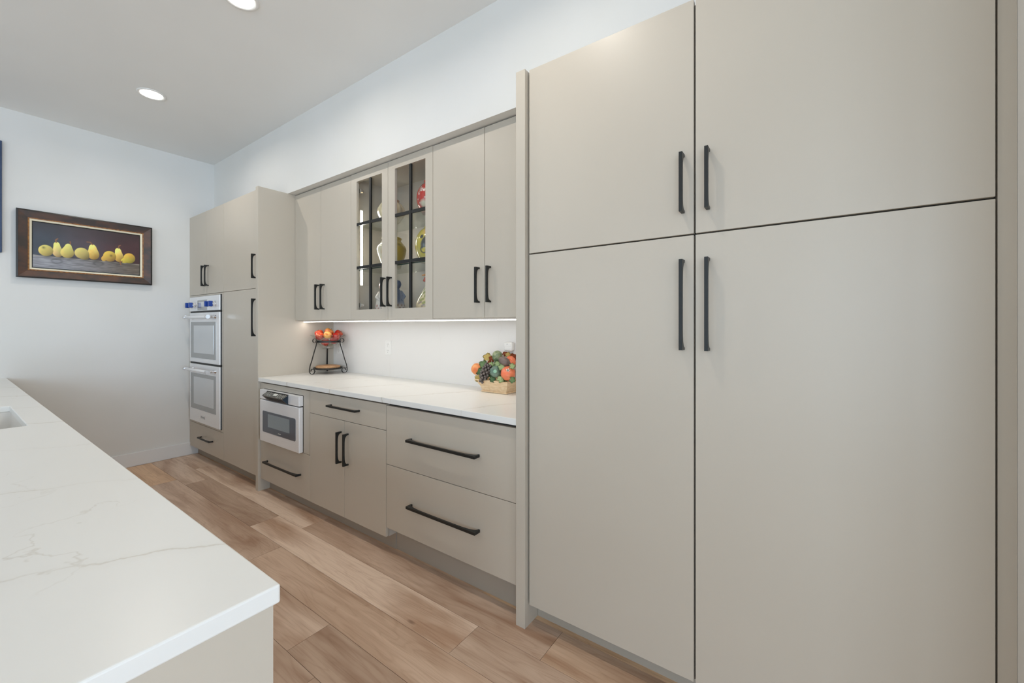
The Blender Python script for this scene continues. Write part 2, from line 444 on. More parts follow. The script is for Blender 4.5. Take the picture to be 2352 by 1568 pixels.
def front(parent, name, x0, x1, z0, z1, yd, th=.02, m='greige', gap=GP):
    return obj(name, box(x0 + gap, x1 - gap, yd, yd + th, z0 + gap, z1 - gap, bev=.0012), m, parent)

def carcass(parent, x0, x1, z0, z1, yd, yb=YB - .004, th=.018):
    return obj('body', box(x0 + .001, x1 - .001, yd + .0215, yb, z0, z1), 'gap', parent)
def toe(parent, x0, x1, y=1.585, z1=.098):
    return obj('toe_kick', box(x0, x1, y, y + .02, 0, z1), 'toe', parent)

# tall oven cabinet, left corner
XP0, XP1 = -3.612, -3.570                   # end panel
t = thing('oven_tall_cabinet', 'tall greige cabinet in the corner holding the double wall oven', 'cabinet', (-4.74, 1.8, 0))
bm = box(XW + .002, -4.309, 1.537, YB - .004, .098, .372); bx(bm, XW + .002, -4.309, 1.537, YB - .004, 1.624, 2.44)
bx(bm, XW + .002, -5.118, 1.537, YB - .004, .372, 1.624); bx(bm, -4.338, -4.309, 1.537, YB - .004, .372, 1.624); bx(bm, -5.118, -4.338, 2.11, YB - .004, .372, 1.624)
obj('body', bm, 'gap', t)
obj('filler_strip', box(XW + .002, -5.152, YD + .002, 1.536, .1, 2.444), 'greige', t)
d = front(t, 'door', -5.152, -4.728, 1.637, 2.445, YD); handle(d, 'z', -4.748, 1.714, 1.913, YD)
d = front(t, 'door', -4.728, -4.309, 1.637, 2.445, YD); handle(d, 'z', -4.662, 1.714, 1.913, YD)
d = front(t, 'drawer', -5.152, -4.309, .099, .352, YD); handle(d, 'x', .234, -4.845, -4.552, YD)
bm = box(-5.150, -5.116, YD, 1.536, .354, 1.635); bx(bm, -4.340, -4.3105, YD, 1.536, .354, 1.635); bx(bm, -5.116, -4.340, YD, 1.536, 1.622, 1.635); bx(bm, -5.116, -4.340, YD, 1.536, .354, .372)
obj('oven_surround', bm, 'greige', t)
toe(t, XW + .016, -4.309)

t = thing('tall_pantry_cabinet', 'tall greige pantry cabinet between the wall oven and the counter', 'cabinet', (-3.96, 1.8, 0))
carcass(t, -4.308, XP0, .098, 2.44, YD)
d = front(t, 'door', -4.309, XP0 - .001, 1.637, 2.445, YD); handle(d, 'z', -3.650, 1.718, 1.916, YD)
d = front(t, 'door', -4.309, XP0 - .001, .101, 1.637, YD); handle(d, 'z', -3.650, 1.245, 1.552, YD)
toe(t, -4.308, XP0)

tag(obj('end_panel', box(XP0, XP1, 1.495, YB - .002, 0, 2.454, bev=.001), 'greige', base=(-3.59, 1.8, 0)), 'tall greige end panel left of the counter and the fruit stand', 'panel')
tag(obj('end_panel', box(-1.042, -.994, 1.493, YB - .002, 0, 2.4545, bev=.001), 'greige', base=(-1.018, 1.8, 0)), 'tall greige end panel between the counter and the fridge doors', 'panel')

# ------------------------------------------------------------------ double wall oven
OX0, OX1, OY = -5.111, -4.347, 1.497
t = thing('double_wall_oven', 'stainless double wall oven with blue control knobs', 'oven', (-4.729, 1.8, .377))
bm = box(OX0 + .01, OX1 - .01, 1.53, 2.10, .378, 1.618); obj('body', bm, 'slot', t)
bm = box(OX0, OX1, 1.506, 1.514, .376, 1.617); obj('mounting_flange', bm, 'slot', t)
cp = obj('control_panel', box(OX0, OX1 - .004, OY, 1.528, 1.476, 1.617, bev=.003), 'steel', t)
obj('display', box(-4.884, -4.637, OY - .004, OY + .002, 1.483, 1.581, bev=.002), 'oven_glass', cp)
obj('display_screen', box(-4.845, -4.690, OY - .0055, OY - .003, 1.515, 1.563), 'oven_glass_in', cp)
for kx in (-5.045, -4.950, -4.540, -4.445):
    kb = bmesh.new()
    pts = [(kx, OY + .001, 1.535), (kx, OY - .006, 1.535), (kx, OY - .007, 1.535), (kx, OY - .024, 1.535), (kx, OY - .027, 1.535)]
    tube(kb, pts, [.030, .029, .022, .021, .018], 20)
    kn = obj('knob', kb, 'chrome', cp, smooth=False)
    gb = box(kx - .0125, kx + .0125, OY - .056, OY - .024, 1.535 - .025, 1.535 + .025, bev=.004)
    obj('knob_grip', gb, 'blue', kn) if False else obj('knob_grip', gb, 'blue', cp)
def oven_door(z0, z1, w0, w1, hz, logo):
    d = obj('oven_door', box(OX0, OX1 - .002, OY, 1.527, z0, z1, bev=.004), 'steel', t)
    obj('window', box(-5.068, -4.432, OY - .0025, OY + .002, w0, w1, bev=.001), 'oven_glass', d)
    obj('inner_window', box(-4.985, -4.475, OY - .0035, OY - .001, w0 + .05, w1 - .035), 'oven_glass_in', d)
    hb = bmesh.new(); hy = 1.432
    tube(hb, [(-5.028, hy, hz), (-5.022, hy, hz), (-4.436, hy, hz), (-4.430, hy, hz)], [.012, .0155, .0155, .012], 16)
    h = obj('handle', hb, 'steel', d, smooth=True)
    for ex in (-5.015, -4.443):
        sb = bmesh.new()
        tube(sb, [(ex - .02, hy, hz), (ex + .02, hy, hz)], .0185, 16)
        tube(sb, [(ex, hy, hz), (ex, OY - .012, hz), (ex, OY + .001, hz)], [.011, .011, .02], 12)
        obj('handle_post', sb, 'chrome', d)
    if logo:
        obj('badge', box(-4.804, -4.692, OY - .003, OY + .001, .426, .455, bev=.001), 'chrome', d)
        obj('badge_inlay', box(-4.796, -4.700, OY - .0042, OY - .002, .433, .448), 'oven_glass', d)
oven_door(.970, 1.459, 1.012, 1.368, 1.413, False)
oven_door(.378, .951, .506, .860, .905, True)
for z in (1.462, .954):
    obj('vent_slot', box(OX0 + .05, OX1 - .012, 1.505, 1.512, z, z + .012), 'slot', t)

# ------------------------------------------------------------------ base cabinets
t = thing('microwave_base_cabinet', 'greige base cabinet holding the microwave over one wide drawer', 'cabinet', (-3.19, 1.8, 0))
bm = box(XP1, -2.819, 1.537, YB - .004, .098, .425); bx(bm, XP1, -2.819, 1.537, YB - .004, .83, .882)
bx(bm, XP1, -3.515, 1.537, YB - .004, .425, .83); bx(bm, -2.902, -2.819, 1.537, YB - .004, .425, .83); bx(bm, -3.515, -2.902, 2.05, YB - .004, .425, .83)
obj('body', bm, 'gap', t)
bm = box(-3.567, -3.513, YD, 1.536, .424, .872); bx(bm, -2.904, -2.820, YD, 1.536, .424, .872); bx(bm, -3.513, -2.904, YD, 1.536, .832, .872)
obj('microwave_surround', bm, 'greige', t)
d = front(t, 'drawer', -3.568, -2.818, .099, .422, YD); handle(d, 'x', .262, -3.452, -2.936, YD, proj=.04, wd=.0125)
toe(t, XP1, -2.818)

t = thing('two_door_base_cabinet', 'greige base cabinet with one drawer over two doors', 'cabinet', (-2.4, 1.8, 0))
obj('body', box(-2.817, -1.977, 1.537, YB - .004, .098, .882), 'carcass', t)
obj('back_gap', box(-2.815, -1.982, 1.5355, 1.5368, .10, .88), 'gap', t)  # thin dark sheet, paints shade into the gaps between fronts
d = front(t, 'drawer', -2.818, -1.978, .720, .873, YD); handle(d, 'x', .804, -2.552, -2.232, YD, wd=.0115)
d = front(t, 'door', -2.818, -2.399, .098, .720, YD); handle(d, 'z', -2.434, .447, .648, YD)
d = front(t, 'door', -2.399, -1.978, .098, .720, YD); handle(d, 'z', -2.358, .444, .646, YD)
toe(t, -2.818, -1.978)

t = thing('drawer_base_cabinet', 'greige base cabinet with two deep drawers beside the fridge panel', 'cabinet', (-1.51, 1.8, 0))
obj('body', box(-1.975, -1.043, 1.537, YB - .004, .156, .878), 'gap', t)
d = front(t, 'drawer', -1.977, -1.043, .526, .868, YD); handle(d, 'x', .703, -1.763, -1.270, YD, proj=.04, wd=.0135)
d = front(t, 'drawer', -1.977, -1.043, .156, .526, YD); handle(d, 'x', .342, -1.760, -1.268, YD, proj=.04, wd=.0135)
toe(t, -1.976, -1.043, y=1.59, z1=.155)

tag(obj('countertop', box(XP1 + .0005, -1.0425, 1.497, 2.1435, .884, .914, bev=.0015), 'quartz', base=(-2.3, 1.8, .884)), 'white quartz countertop under the wall cabinets with the fruit on it', 'countertop')
tag(obj('backsplash', box(XP1 + .0005, -1.0425, 2.1440, 2.1495, .914, 1.372), 'splash', base=(-2.3, 2.147, .914)), 'off-white stone backsplash behind the counter', 'backsplash')

# ------------------------------------------------------------------ microwave drawer
MX0, MX1, MY = -3.510, -2.907, 1.484
t = thing('built_in_microwave', 'stainless drawer microwave below the counter with tilted control panel', 'microwave', (-3.208, 1.8, .427))
obj('body', box(MX0 + .01, MX1 - .01, 1.518, 2.04, .430, .826), 'slot', t)
uf = obj('upper_fascia', box(MX0, MX1, MY, 1.514, .757, .829, bev=.002), 'steel', t)
dr = obj('microwave_door', box(MX0, MX1, MY, 1.5135, .426, .749, bev=.003), 'steel', t)
wb = bmesh.new(); r = .012   # rounded window
pts = []
for (cx_, cz_, a0) in ((-2.953 - r, .666 - r, 0), (-3.459 + r, .666 - r, 90), (-3.459 + r, .503 + r, 180), (-2.953 - r, .503 + r, 270)):
    for k in range(5):
        a = math.radians(a0 + k * 22.5); pts.append((cx_ + r * math.cos(a), cz_ + r * math.sin(a)))
f_ = wb.faces.new([wb.verts.new((p[0], MY - .002, p[1])) for p in pts])
ex = bmesh.ops.extrude_face_region(wb, geom=[f_]); bmesh.ops.translate(wb, verts=[v for v in ex['geom'] if isinstance(v, bmesh.types.BMVert)], vec=(0, .004, 0))
bmesh.ops.recalc_face_normals(wb, faces=wb.faces)
obj('window', wb, 'mw_glass', dr)
obj('inner_window', box(-3.370, -3.037, MY - .0032, MY - .001, .549, .650), 'mw_glass_in', dr)
obj('door_mark', box(-3.205, -3.165, MY - .003, MY - .001, .519, .5235), 'keys', dr)
def prism(bm, x0, x1, yz):
    a = [bm.verts.new((x0, y_, z_)) for y_, z_ in yz]; b = [bm.verts.new((x1, y_, z_)) for y_, z_ in yz]; n = len(yz)
    bm.faces.new(a); bm.faces.new(b[::-1])
    for k in range(n): bm.faces.new((a[k], b[k], b[(k + 1) % n], a[(k + 1) % n]))
    bmesh.ops.recalc_face_normals(bm, faces=bm.faces); return bm
KX0, KX1 = -3.372, -3.06
A_, B_, C_ = (MY, .822), (1.442, .796), (MY, .752)
obj('panel_wedge', prism(bmesh.new(), KX0, KX1, [A_, B_, C_]), 'wedge', uf)
def onface(s, e):   # s 0..1 from A to B, e = offset outwards
    ny, nz = -(B_[1] - A_[1]), (B_[0] - A_[0]); l = math.hypot(ny, nz); ny, nz = ny / l, nz / l
    if nz < 0: ny, nz = -ny, -nz
    return (A_[0] + (B_[0] - A_[0]) * s + ny * e, A_[1] + (B_[1] - A_[1]) * s + nz * e)
obj('control_face', prism(bmesh.new(), KX0 - .004, KX1 + .001, [onface(.02, 0), onface(1.0, 0), onface(1.0, .003), onface(.02, .003)]), 'panelblack', uf)
obj('display', prism(bmesh.new(), -3.240, -3.185, [onface(.2, .003), onface(.62, .003), onface(.62, .0036), onface(.2, .0036)]), 'lcd', uf)
kb = bmesh.new()
for i in range(11):
    for j in range(4):
        x = KX0 + .018 + i * .0265
        if -3.255 < x + .005 < -3.175: continue
        prism(kb, x, x + .011, [onface(.14 + j * .21, .003), onface(.22 + j * .21, .003), onface(.22 + j * .21, .0035), onface(.14 + j * .21, .0035)])
obj('key_legends', kb, 'keys', uf)['kind'] = 'stuff'
obj('panel_lip', box(KX0 - .008, KX1 + .003, MY - .006, MY, .822, .828), 'slot', uf)
sb = bmesh.new()
for k in range(3): bx(sb, -3.33, -3.07, MY - .0015, MY + .001, .757 + k * .0, .758 + .001) if False else None
for k in range(3):
    q = .25 + k * .25; ya = C_[0] + (B_[0] - C_[0]) * q; za = C_[1] + (B_[1] - C_[1]) * q
    prism(sb, -3.335, -3.075, [(ya, za - .0005), (ya - .0035, za + .0032), (ya - .0045, za + .0025), (ya - .001, za - .0015)])
obj('panel_vent', sb, 'slot', uf)

# ------------------------------------------------------------------ wall cabinets
UB, UT = 1.373, 2.449
def upper(name, label, x0, x1, xm, hx):
    t = thing(name, label, 'cabinet', ((x0 + x1) / 2, 1.97, UB))
    obj('body', box(x0 + .001, x1 - .001, YU + .0215, 2.143, UB, UT), 'carcass', t)
    obj('back_gap', box(x0 + .004, x1 - .004, YU + .0202, YU + .0214, UB + .003, UT - .003), 'gap', t)  # dark sheet behind the doors, shade of the gaps put into colour
    for (a, b), h in zip(((x0, xm), (xm, x1)), hx):
        d = front(t, 'door', a, b, UB + .001, UT, YU); handle(d, 'z', h, 1.460, 1.661, YU)
    return t
upper('wall_cabinet', 'two-door greige wall cabinet above the fruit stand', XP1 + .001, -2.748, -3.160, (-3.188, -3.110))
upper('wall_cabinet', 'two-door greige wall cabinet next to the fridge panel', -1.879, -1.043, -1.464, (-1.504, -1.422))

gx0, gx1, gm = -2.748, -1.879, -2.316
t = thing('glass_door_cabinet', 'greige display cabinet with two glass doors and black muntins', 'cabinet', ((gx0 + gx1) / 2, 1.97, UB))
obj('side_panel', box(gx0 + .001, gx0 + .018, YU + .0215, 2.143, UB, UT), 'carcass', t)
obj('side_panel', box(gx1 - .018, gx1 - .001, YU + .0215, 2.143, UB, UT), 'carcass', t)
obj('back_panel', box(gx0 + .018, gx1 - .018, 2.131, 2.143, UB, UT), 'carcass', t)
obj('bottom_panel', box(gx0 + .018, gx1 - .018, YU + .0215, 2.131, UB, UB + .018), 'carcass', t)
obj('top_panel', box(gx0 + .018, gx1 - .018, YU + .0215, 2.131, UT - .018, UT), 'carcass', t)
S1, S2 = 2.083, 1.749     # tops of the glass shelves
for z in (S1, S2):
    s = obj('glass_shelf', box(gx0 + .02, gx1 - .02, YU + .034, 2.128, z - .008, z), 'shelf_glass', t)
    obj('shelf_edge', box(gx0 + .02, gx1 - .02, YU + .0325, YU + .034, z - .0075, z - .0005), 'shelf_edge', s)
for a, b, xa, xb, mx in ((gx0, gm, -2.677, -2.382, -2.516), (gm, gx1, -2.243, -1.946, -2.090)):
    bm = bmesh.new(); g = GP
    bx(bm, a + g, xa, YU, YU + .02, UB + .002, UT); bx(bm, xb, b - g, YU, YU + .02, UB + .002, UT)
    bx(bm, xa, xb, YU, YU + .02, UB + .002, 1.447); bx(bm, xa, xb, YU, YU + .02, 2.388, UT)
    d = obj('door', bm, 'greige', t)
    obj('pane', box(xa - .006, xb + .006, YU + .012, YU + .016, 1.441, 2.394), 'glass', d)
    obj('muntin', box(mx - .0095, mx + .0095, YU - .001, YU + .012, 1.447, 2.385), 'black', d)
    for z in (2.073, 1.755): obj('muntin', box(xa, xb, YU + .0005, YU + .0118, z - .0105, z + .0105), 'black', d)
    handle(d, 'z', -2.346 if a == gx0 else -2.280, 1.461, 1.660, YU)
for z in (2.325, 1.482):
    bm = bmesh.new(); tube(bm, [(-2.672, YU + .024, z), (-2.672, YU + .040, z)], .017, 14); bx(bm, -2.728, -2.660, YU + .036, YU + .052, z - .009, z + .009, bev=.003)
    obj('hinge', bm, 'chrome', t)
ls = thing('cabinet_led_light', 'slim upright LED strip glowing inside the glass cabinet', 'light', (-2.722, 1.862, 1.64))
obj('channel', box(-2.7295, -2.724, 1.850, 1.874, 1.632, 2.206), 'plastic', ls)
obj('diffuser', box(-2.724, -2.721, 1.853, 1.871, 1.640, 2.198), 'led', ls)
area('cabinet_led', (-2.718, 1.862, 1.92), (0, -PI / 2, 0), .55, .012, 1.1, (1, .94, .86), 2.6)

us = thing('under_cabinet_light', 'long LED strip light under the wall cabinets', 'light', (-2.3, 1.865, UB))
obj('channel', box(-3.556, -1.046, 1.853, 1.879, 1.3655, 1.3728), 'plastic', us)
obj('diffuser', box(-3.552, -1.050, 1.855, 1.877, 1.3605, 1.3655), 'led', us)
area('under_cabinet_led', (-2.3, 1.866, 1.358), (0, 0, 0), 2.48, .02, LED_W, (1, .945, .89), PI)

# ------------------------------------------------------------------ fridge wall
FX0, FXM, FX1 = -.9925, -.306, .389
t = thing('panelled_refrigerator', 'tall panelled refrigerator with four greige doors and long black pulls', 'refrigerator', (-.3, 1.8, 0))
obj('body', box(FX0 + .001, XF - .002, YD + .024, YB - .004, .093, 2.450), 'gap', t)
for (a, b), hx in zip(((FX0 + .004, FXM), (FXM, FX1)), (-.3435, -.263)):
    d = front(t, 'door', a, b, 1.645, 2.459, YD, gap=.0028); handle(d, 'z', hx, 1.722, 1.926, YD)
    d = front(t, 'door', a, b, .096, 1.645, YD, gap=.0028); handle(d, 'z', hx, 1.245, 1.558, YD)
obj('filler_strip', box(FX1 + .002, XF - .0005, YD + .006, YD + .023, .096, 2.459), 'greige', t)
toe(t, FX0, XF - .001, y=1.60, z1=.093)

# ------------------------------------------------------------------ island
IX0, IX1, IY0, IY1 = XW + .002, -.6845, -1.02, .3205
HX0, HX1, HY0, HY1 = -3.352, -2.630, -.235, .2175
t = thing('kitchen_island', 'pale greige island cabinet under the white worktop', 'island', (-2.9, -.35, 0))
iy0, iy1 = IY0 + .03, .3105
bm = box(IX0, -.6895, iy0, HY0 - .03, .1, .884); bx(bm, IX0, -.6895, HY1 + .03, iy1, .1, .884)
bx(bm, IX0, HX0 - .03, HY0 - .03, HY1 + .03, .1, .884); bx(bm, HX1 + .03, -.6895, HY0 - .03, HY1 + .03, .1, .884); bx(bm, HX0 - .03, HX1 + .03, HY0 - .03, HY1 + .03, .1, .6)
obj('body', bm, 'greige', t)
obj('toe_kick', box(IX0, -.70, iy0 + .06, iy1 - .06, 0, .1), 'toe', t)
obj('end_panel', box(-.6895, -.688, iy0, iy1, 0.0, .884), 'greige', t)
bm = bmesh.new()
xs, ys = [IX0, HX0, HX1, IX1], [IY0, HY0, HY1, IY1]
gv = {(i, j, k): bm.verts.new((xs[i], ys[j], (.884, .914)[k])) for i in range(4) for j in range(4) for k in range(2)}
for i in range(3):
    for j in range(3):
        if (i, j) == (1, 1): continue
        bm.faces.new([gv[i, j, 1], gv[i + 1, j, 1], gv[i + 1, j + 1, 1], gv[i, j + 1, 1]])
        bm.faces.new([gv[i, j, 0], gv[i, j + 1, 0], gv[i + 1, j + 1, 0], gv[i + 1, j, 0]])
for a, b in [((0, 0), (1, 0)), ((1, 0), (2, 0)), ((2, 0), (3, 0)), ((3, 0), (3, 1)), ((3, 1), (3, 2)), ((3, 2), (3, 3)), ((3, 3), (2, 3)), ((2, 3), (1, 3)), ((1, 3), (0, 3)), ((0, 3), (0, 2)), ((0, 2), (0, 1)), ((0, 1), (0, 0)),
             ((1, 1), (1, 2)), ((1, 2), (2, 2)), ((2, 2), (2, 1)), ((2, 1), (1, 1))]:
    bm.faces.new([gv[a[0], a[1], 0], gv[b[0], b[1], 0], gv[b[0], b[1], 1], gv[a[0], a[1], 1]])
bmesh.ops.recalc_face_normals(bm, faces=bm.faces)
sharp = [e for e in bm.edges if len(e.link_faces) == 2 and e.calc_face_angle() > .5]
bmesh.ops.bevel(bm, geom=sharp, offset=.0035, segments=3, affect='EDGES', profile=.5)
tag(obj('island_countertop', bm, 'quartz', base=(-2.9, -.35, .884)), 'wide white veined quartz island worktop in the foreground', 'countertop')
bm = bmesh.new()
a, b, c, d_ = HX0 - .004, HX1 + .004, HY0 - .004, HY1 + .004; zb = .655; th = .012
bx(bm, a - th, b + th, c - th, c, zb, .8835); bx(bm, a - th, b + th, d_, d_ + th, zb, .8835); bx(bm, a - th, a, c, d_, zb, .8835); bx(bm, b, b + th, c, d_, zb, .8835); bx(bm, a - th, b + th, c - th, d_ + th, zb - th, zb)
t = thing('sink', 'white undermount sink set into the island worktop', 'sink', (-2.99, 0, zb - th))
obj('basin', bm, 'sink', t)
bm = bmesh.new(); disc(bm, (-2.99, 0, 0), 0, .045, zb, zb + .004, 24); obj('drain', bm, 'chrome', t)

# ------------------------------------------------------------------ pictures on the left wall
def ring_yz(bm, y0, y1, z0, z1, wd, xb, xo, xi):
    """mitred frame ring: outer edge depth xo, inner edge depth xi, back xb"""
    def loop(i, x): return [bm.verts.new((x, *p)) for p in ((y0 + i, z0 + i), (y1 - i, z0 + i), (y1 - i, z1 - i), (y0 + i, z1 - i))]
    ob, of, inf, inb = loop(0, xb), loop(0, xo), loop(wd, xi), loop(wd, xb)
    for A, B in ((ob, of), (of, inf), (inf, inb)):
        for k in range(4): bm.faces.new((A[k], A[(k + 1) % 4], B[(k + 1) % 4], B[k]))
    bmesh.ops.recalc_face_normals(bm, faces=bm.faces); return bm
PY0, PY1, PZ0, PZ1 = .3665, 1.206, 1.723, 2.276
xb = XW + .008
t = thing('framed_painting', 'framed still life painting of yellow pears in a dark brown frame', 'painting', (XW + .02, .786, PZ0))
obj('frame_lip', ring_yz(bmesh.new(), PY0, PY1, PZ0, PZ1, .009, xb, XW + .048, XW + .050), 'framelip', t)
obj('frame', ring_yz(bmesh.new(), PY0 + .009, PY1 - .009, PZ0 + .009, PZ1 - .009, .052, xb, XW + .046, XW + .034), 'frame', t)
g = .061
obj('gilt_trim', ring_yz(bmesh.new(), PY0 + g, PY1 - g, PZ0 + g, PZ1 - g, .009, xb, XW + .037, XW + .036), 'gold', t)
g = .070
obj('liner', ring_yz(bmesh.new(), PY0 + g, PY1 - g, PZ0 + g, PZ1 - g, .013, xb, XW + .035, XW + .030), 'cream', t)
g = .083
obj('shadow_gap', ring_yz(bmesh.new(), PY0 + g, PY1 - g, PZ0 + g, PZ1 - g, .007, xb, XW + .012, XW + .012), 'framelip', t)
cy0, cy1, cz0, cz1 = PY0 + .089, PY1 - .089, PZ0 + .092, PZ1 - .092
ny, nz = 330, 150
bm = bmesh.new(); gvt = [[bm.verts.new((XW + .026, cy0 + (cy1 - cy0) * i / ny, cz0 + (cz1 - cz0) * j / nz)) for i in range(ny + 1)] for j in range(nz + 1)]
for j in range(nz):
    for i in range(ny): bm.faces.new((gvt[j][i], gvt[j][i + 1], gvt[j + 1][i + 1], gvt[j + 1][i]))
cv = obj('canvas', bm, 'paint', t)
def vnoise(u, v, su, sv, seed):
    r = np.random.default_rng(seed); gsz = 64; g_ = r.random((gsz, gsz)); x, y_ = u * su, v * sv
    x0, y0 = np.floor(x).astype(int), np.floor(y_).astype(int); fx, fy = x - x0, y_ - y0; fx, fy = fx * fx * (3 - 2 * fx), fy * fy * (3 - 2 * fy)
    q = lambda a, b: g_[a % gsz, b % gsz]
    return (q(x0, y0) * (1 - fx) + q(x0 + 1, y0) * fx) * (1 - fy) + (q(x0, y0 + 1) * (1 - fx) + q(x0 + 1, y0 + 1) * fx) * fy
def painting(co):
    base = np.array(WL[cv.name])
    s = (co[:, 1] + base[1] - cy0) / (cy1 - cy0); tt = (co[:, 2] + base[2] - cz0) / (cz1 - cz0)
    sm = lambda e0, e1, x: (lambda q: q * q * (3 - 2 * q))(np.clip((x - e0) / (e1 - e0), 0, 1))
    mixc = lambda a, b, k: a * (1 - k[:, None]) + b * k[:, None]
    n = .6 * vnoise(s, tt, 7, 4, 1) + .4 * vnoise(s, tt, 19, 9, 2)
    col = mixc(lin(62, 70, 82)[None, :].repeat(len(s), 0), lin(86, 74, 82), sm(.1, .5, s))
    col = mixc(col, lin(74, 40, 42), sm(.4, .85, s + .2 * (n - .5)) * .9)
    col = mixc(col, lin(46, 36, 36), sm(.55, 1, tt) * .55)
    col *= (.75 + .5 * n)[:, None]
    gr = .5 * vnoise(s + .02 * np.sin(tt * 40), tt, 10, 46, 3) + .5 * vnoise(s, tt, 26, 90, 4)
    wood = mixc(lin(150, 150, 156)[None, :].repeat(len(s), 0), lin(112, 100, 88), sm(.15, 1, s)); wood = wood * (.45 + .95 * gr)[:, None]
    for kx, ky in ((.2, .17), (.58, .2)):
        dd = np.hypot((s - kx) / .055, (tt - ky) / .06); wood *= (1 - .35 * np.exp(-((dd - .8) / .25) ** 2))[:, None]
    edge = .269 + .008 * (vnoise(s, tt * 0, 16, 1, 5) - .5)
    k = 1 - sm(edge - .008, edge + .008, tt); col = mixc(col, wood, k)
    rim = np.exp(-((tt - edge + .012) / .012) ** 2); col = mixc(col, lin(190, 180, 165), rim * .6)
    asp = (cy1 - cy0) / (cz1 - cz0)
    def stem(col, pts):
        for a, b in zip(pts, pts[1:]):
            a, b = np.array(a), np.array(b); p = np.stack([s, tt], 1); sc_ = np.array([asp, 1]); ab = (b - a) * sc_
            ap = (p - a) * sc_; h = np.clip((ap @ ab) / (ab @ ab), 0, 1); dd = np.linalg.norm(ap - h[:, None] * ab, axis=1)
            col = mixc(col, lin(140, 96, 66), 1 - sm(.006, .016, dd))
        return col
    def pear(col, ells, c1, c2, hole=None):
        f = np.zeros(len(s))
        for (ex, ey, rx, ry) in ells:
            d2 = ((s - ex) / rx) ** 2 + ((tt - ey) / ry) ** 2; f += np.exp(-2.4 * (d2 - 1))
        if len(ells) > 1:      # bridge between body and neck
            (ax, ay, arx, ary), (bx_, by, brx, bry) = ells[:2]
            for q in (.35, .65): f += .55 * np.exp(-2.4 * (((s - (ax + (bx_ - ax) * q)) / (arx + (brx - arx) * q)) ** 2 + ((tt - (ay + (by - ay) * q)) / (ary + (bry - ary) * q)) ** 2 - 1)) * (1 if abs(by - ay) > .1 else 0)
        k = sm(.8, 1.25, f)
        ex, ey, rx, ry = ells[0]
        lgt = np.clip(.66 + .42 * ((ex - rx * .25 - s) / rx) * .6 + .38 * ((tt - ey) / ry) * .7, .16, 1.1)
        n2 = vnoise(s, tt, 40, 22, 9)
        cc = mixc(np.repeat(c1[None, :], len(s), 0), c2, np.clip(n2 * .6 + .5 * (tt - ey) / ry, 0, 1)) * (lgt * 1.42)[:, None]
        col = mixc(col, cc, k)
        if hole: col = mixc(col, lin(86, 74, 40), np.exp(-(((s - hole[0]) / .014) ** 2 + ((tt - hole[1]) / .028) ** 2)) * .75)
        return col
    sh = np.zeros(len(s))
    for ex in (.13, .24, .33, .46, .56, .71, .8, .9): sh = np.maximum(sh, np.exp(-(((s - ex) / .06) ** 2 + ((tt - .262) / .03) ** 2)))
    col = col * (1 - .6 * sh)[:, None]
    Y, Gn, O = lin(232, 205, 110), lin(206, 200, 110), lin(226, 178, 84)
    col = pear(col, [(.21, .364, .046, .098), (.199, .541, .027, .069)], lin(232, 196, 130), Gn)
    col = pear(col, [(.107, .389, .063, .125)], Y, Gn, (.088, .45))
    col = pear(col, [(.291, .375, .06, .11), (.301, .53, .028, .069)], Y, Gn)
    col = pear(col, [(.533, .399, .055, .115), (.524, .568, .033, .079)], O, Y)
    col = pear(col, [(.423, .408, .067, .13), (.455, .34, .035, .072)], lin(226, 200, 120), Gn)
    col = pear(col, [(.787, .389, .046, .107), (.775, .557, .03, .072)], O, Y)
    col = pear(col, [(.691, .402, .065, .129), (.629, .326, .022, .056)], O, lin(220, 196, 70), (.705, .42))
    col = pear(col, [(.893, .402, .061, .126), (.836, .326, .031, .057)], lin(222, 200, 76), lin(226, 170, 70))
    for pts in ([(.195, .595), (.19, .647), (.207, .687)], [(.32, .598), (.318, .649)], [(.524, .639), (.502, .693), (.472, .69)], [(.779, .625), (.784, .685), (.798, .701)], [(.817, .31), (.795, .272), (.805, .217)]):
        col = stem(col, pts)
    return np.clip(col, 0, 1)
paint(cv, painting)

t = thing('blue_canvas', 'dark blue canvas at the left edge, above and beside the pear painting', 'picture', (XW + .02, -.2, 1.91))
obj('canvas', box(XW + .002, XW + .030, -.75, .2965, 1.909, 2.789, bev=.003), 'navy', t)

# ------------------------------------------------------------------ downlights
def downlight(x, y, label):
    t = thing('recessed_downlight', label, 'light', (x, y, ZC), 'recessed ceiling downlights')
    bm = lathe([(.066, -.0005), (.086, -.0005), (.086, -.004), (.078, -.007), (.066, -.005), (.066, -.0005)], 40, (x, y, ZC)); obj('trim_ring', bm, 'plastic', t, True)
    bm = lathe([(0, -.003), (.066, -.003), (.066, -.001), (0, -.001)], 40, (x, y, ZC)); obj('lens', bm, 'lens', t)
    area('downlight_lamp', (x, y, ZC - .012), (0, 0, 0), .035, .035, DOWN_W, (1, .925, .83), 2.9, 'DISK')
downlight(-3.972, .930, 'round recessed downlight nearer the pear painting')
downlight(-2.428, .930, 'round recessed downlight cut by the top edge of the photo')
downlight(-.89, .93, 'round recessed downlight in front of the left refrigerator doors')

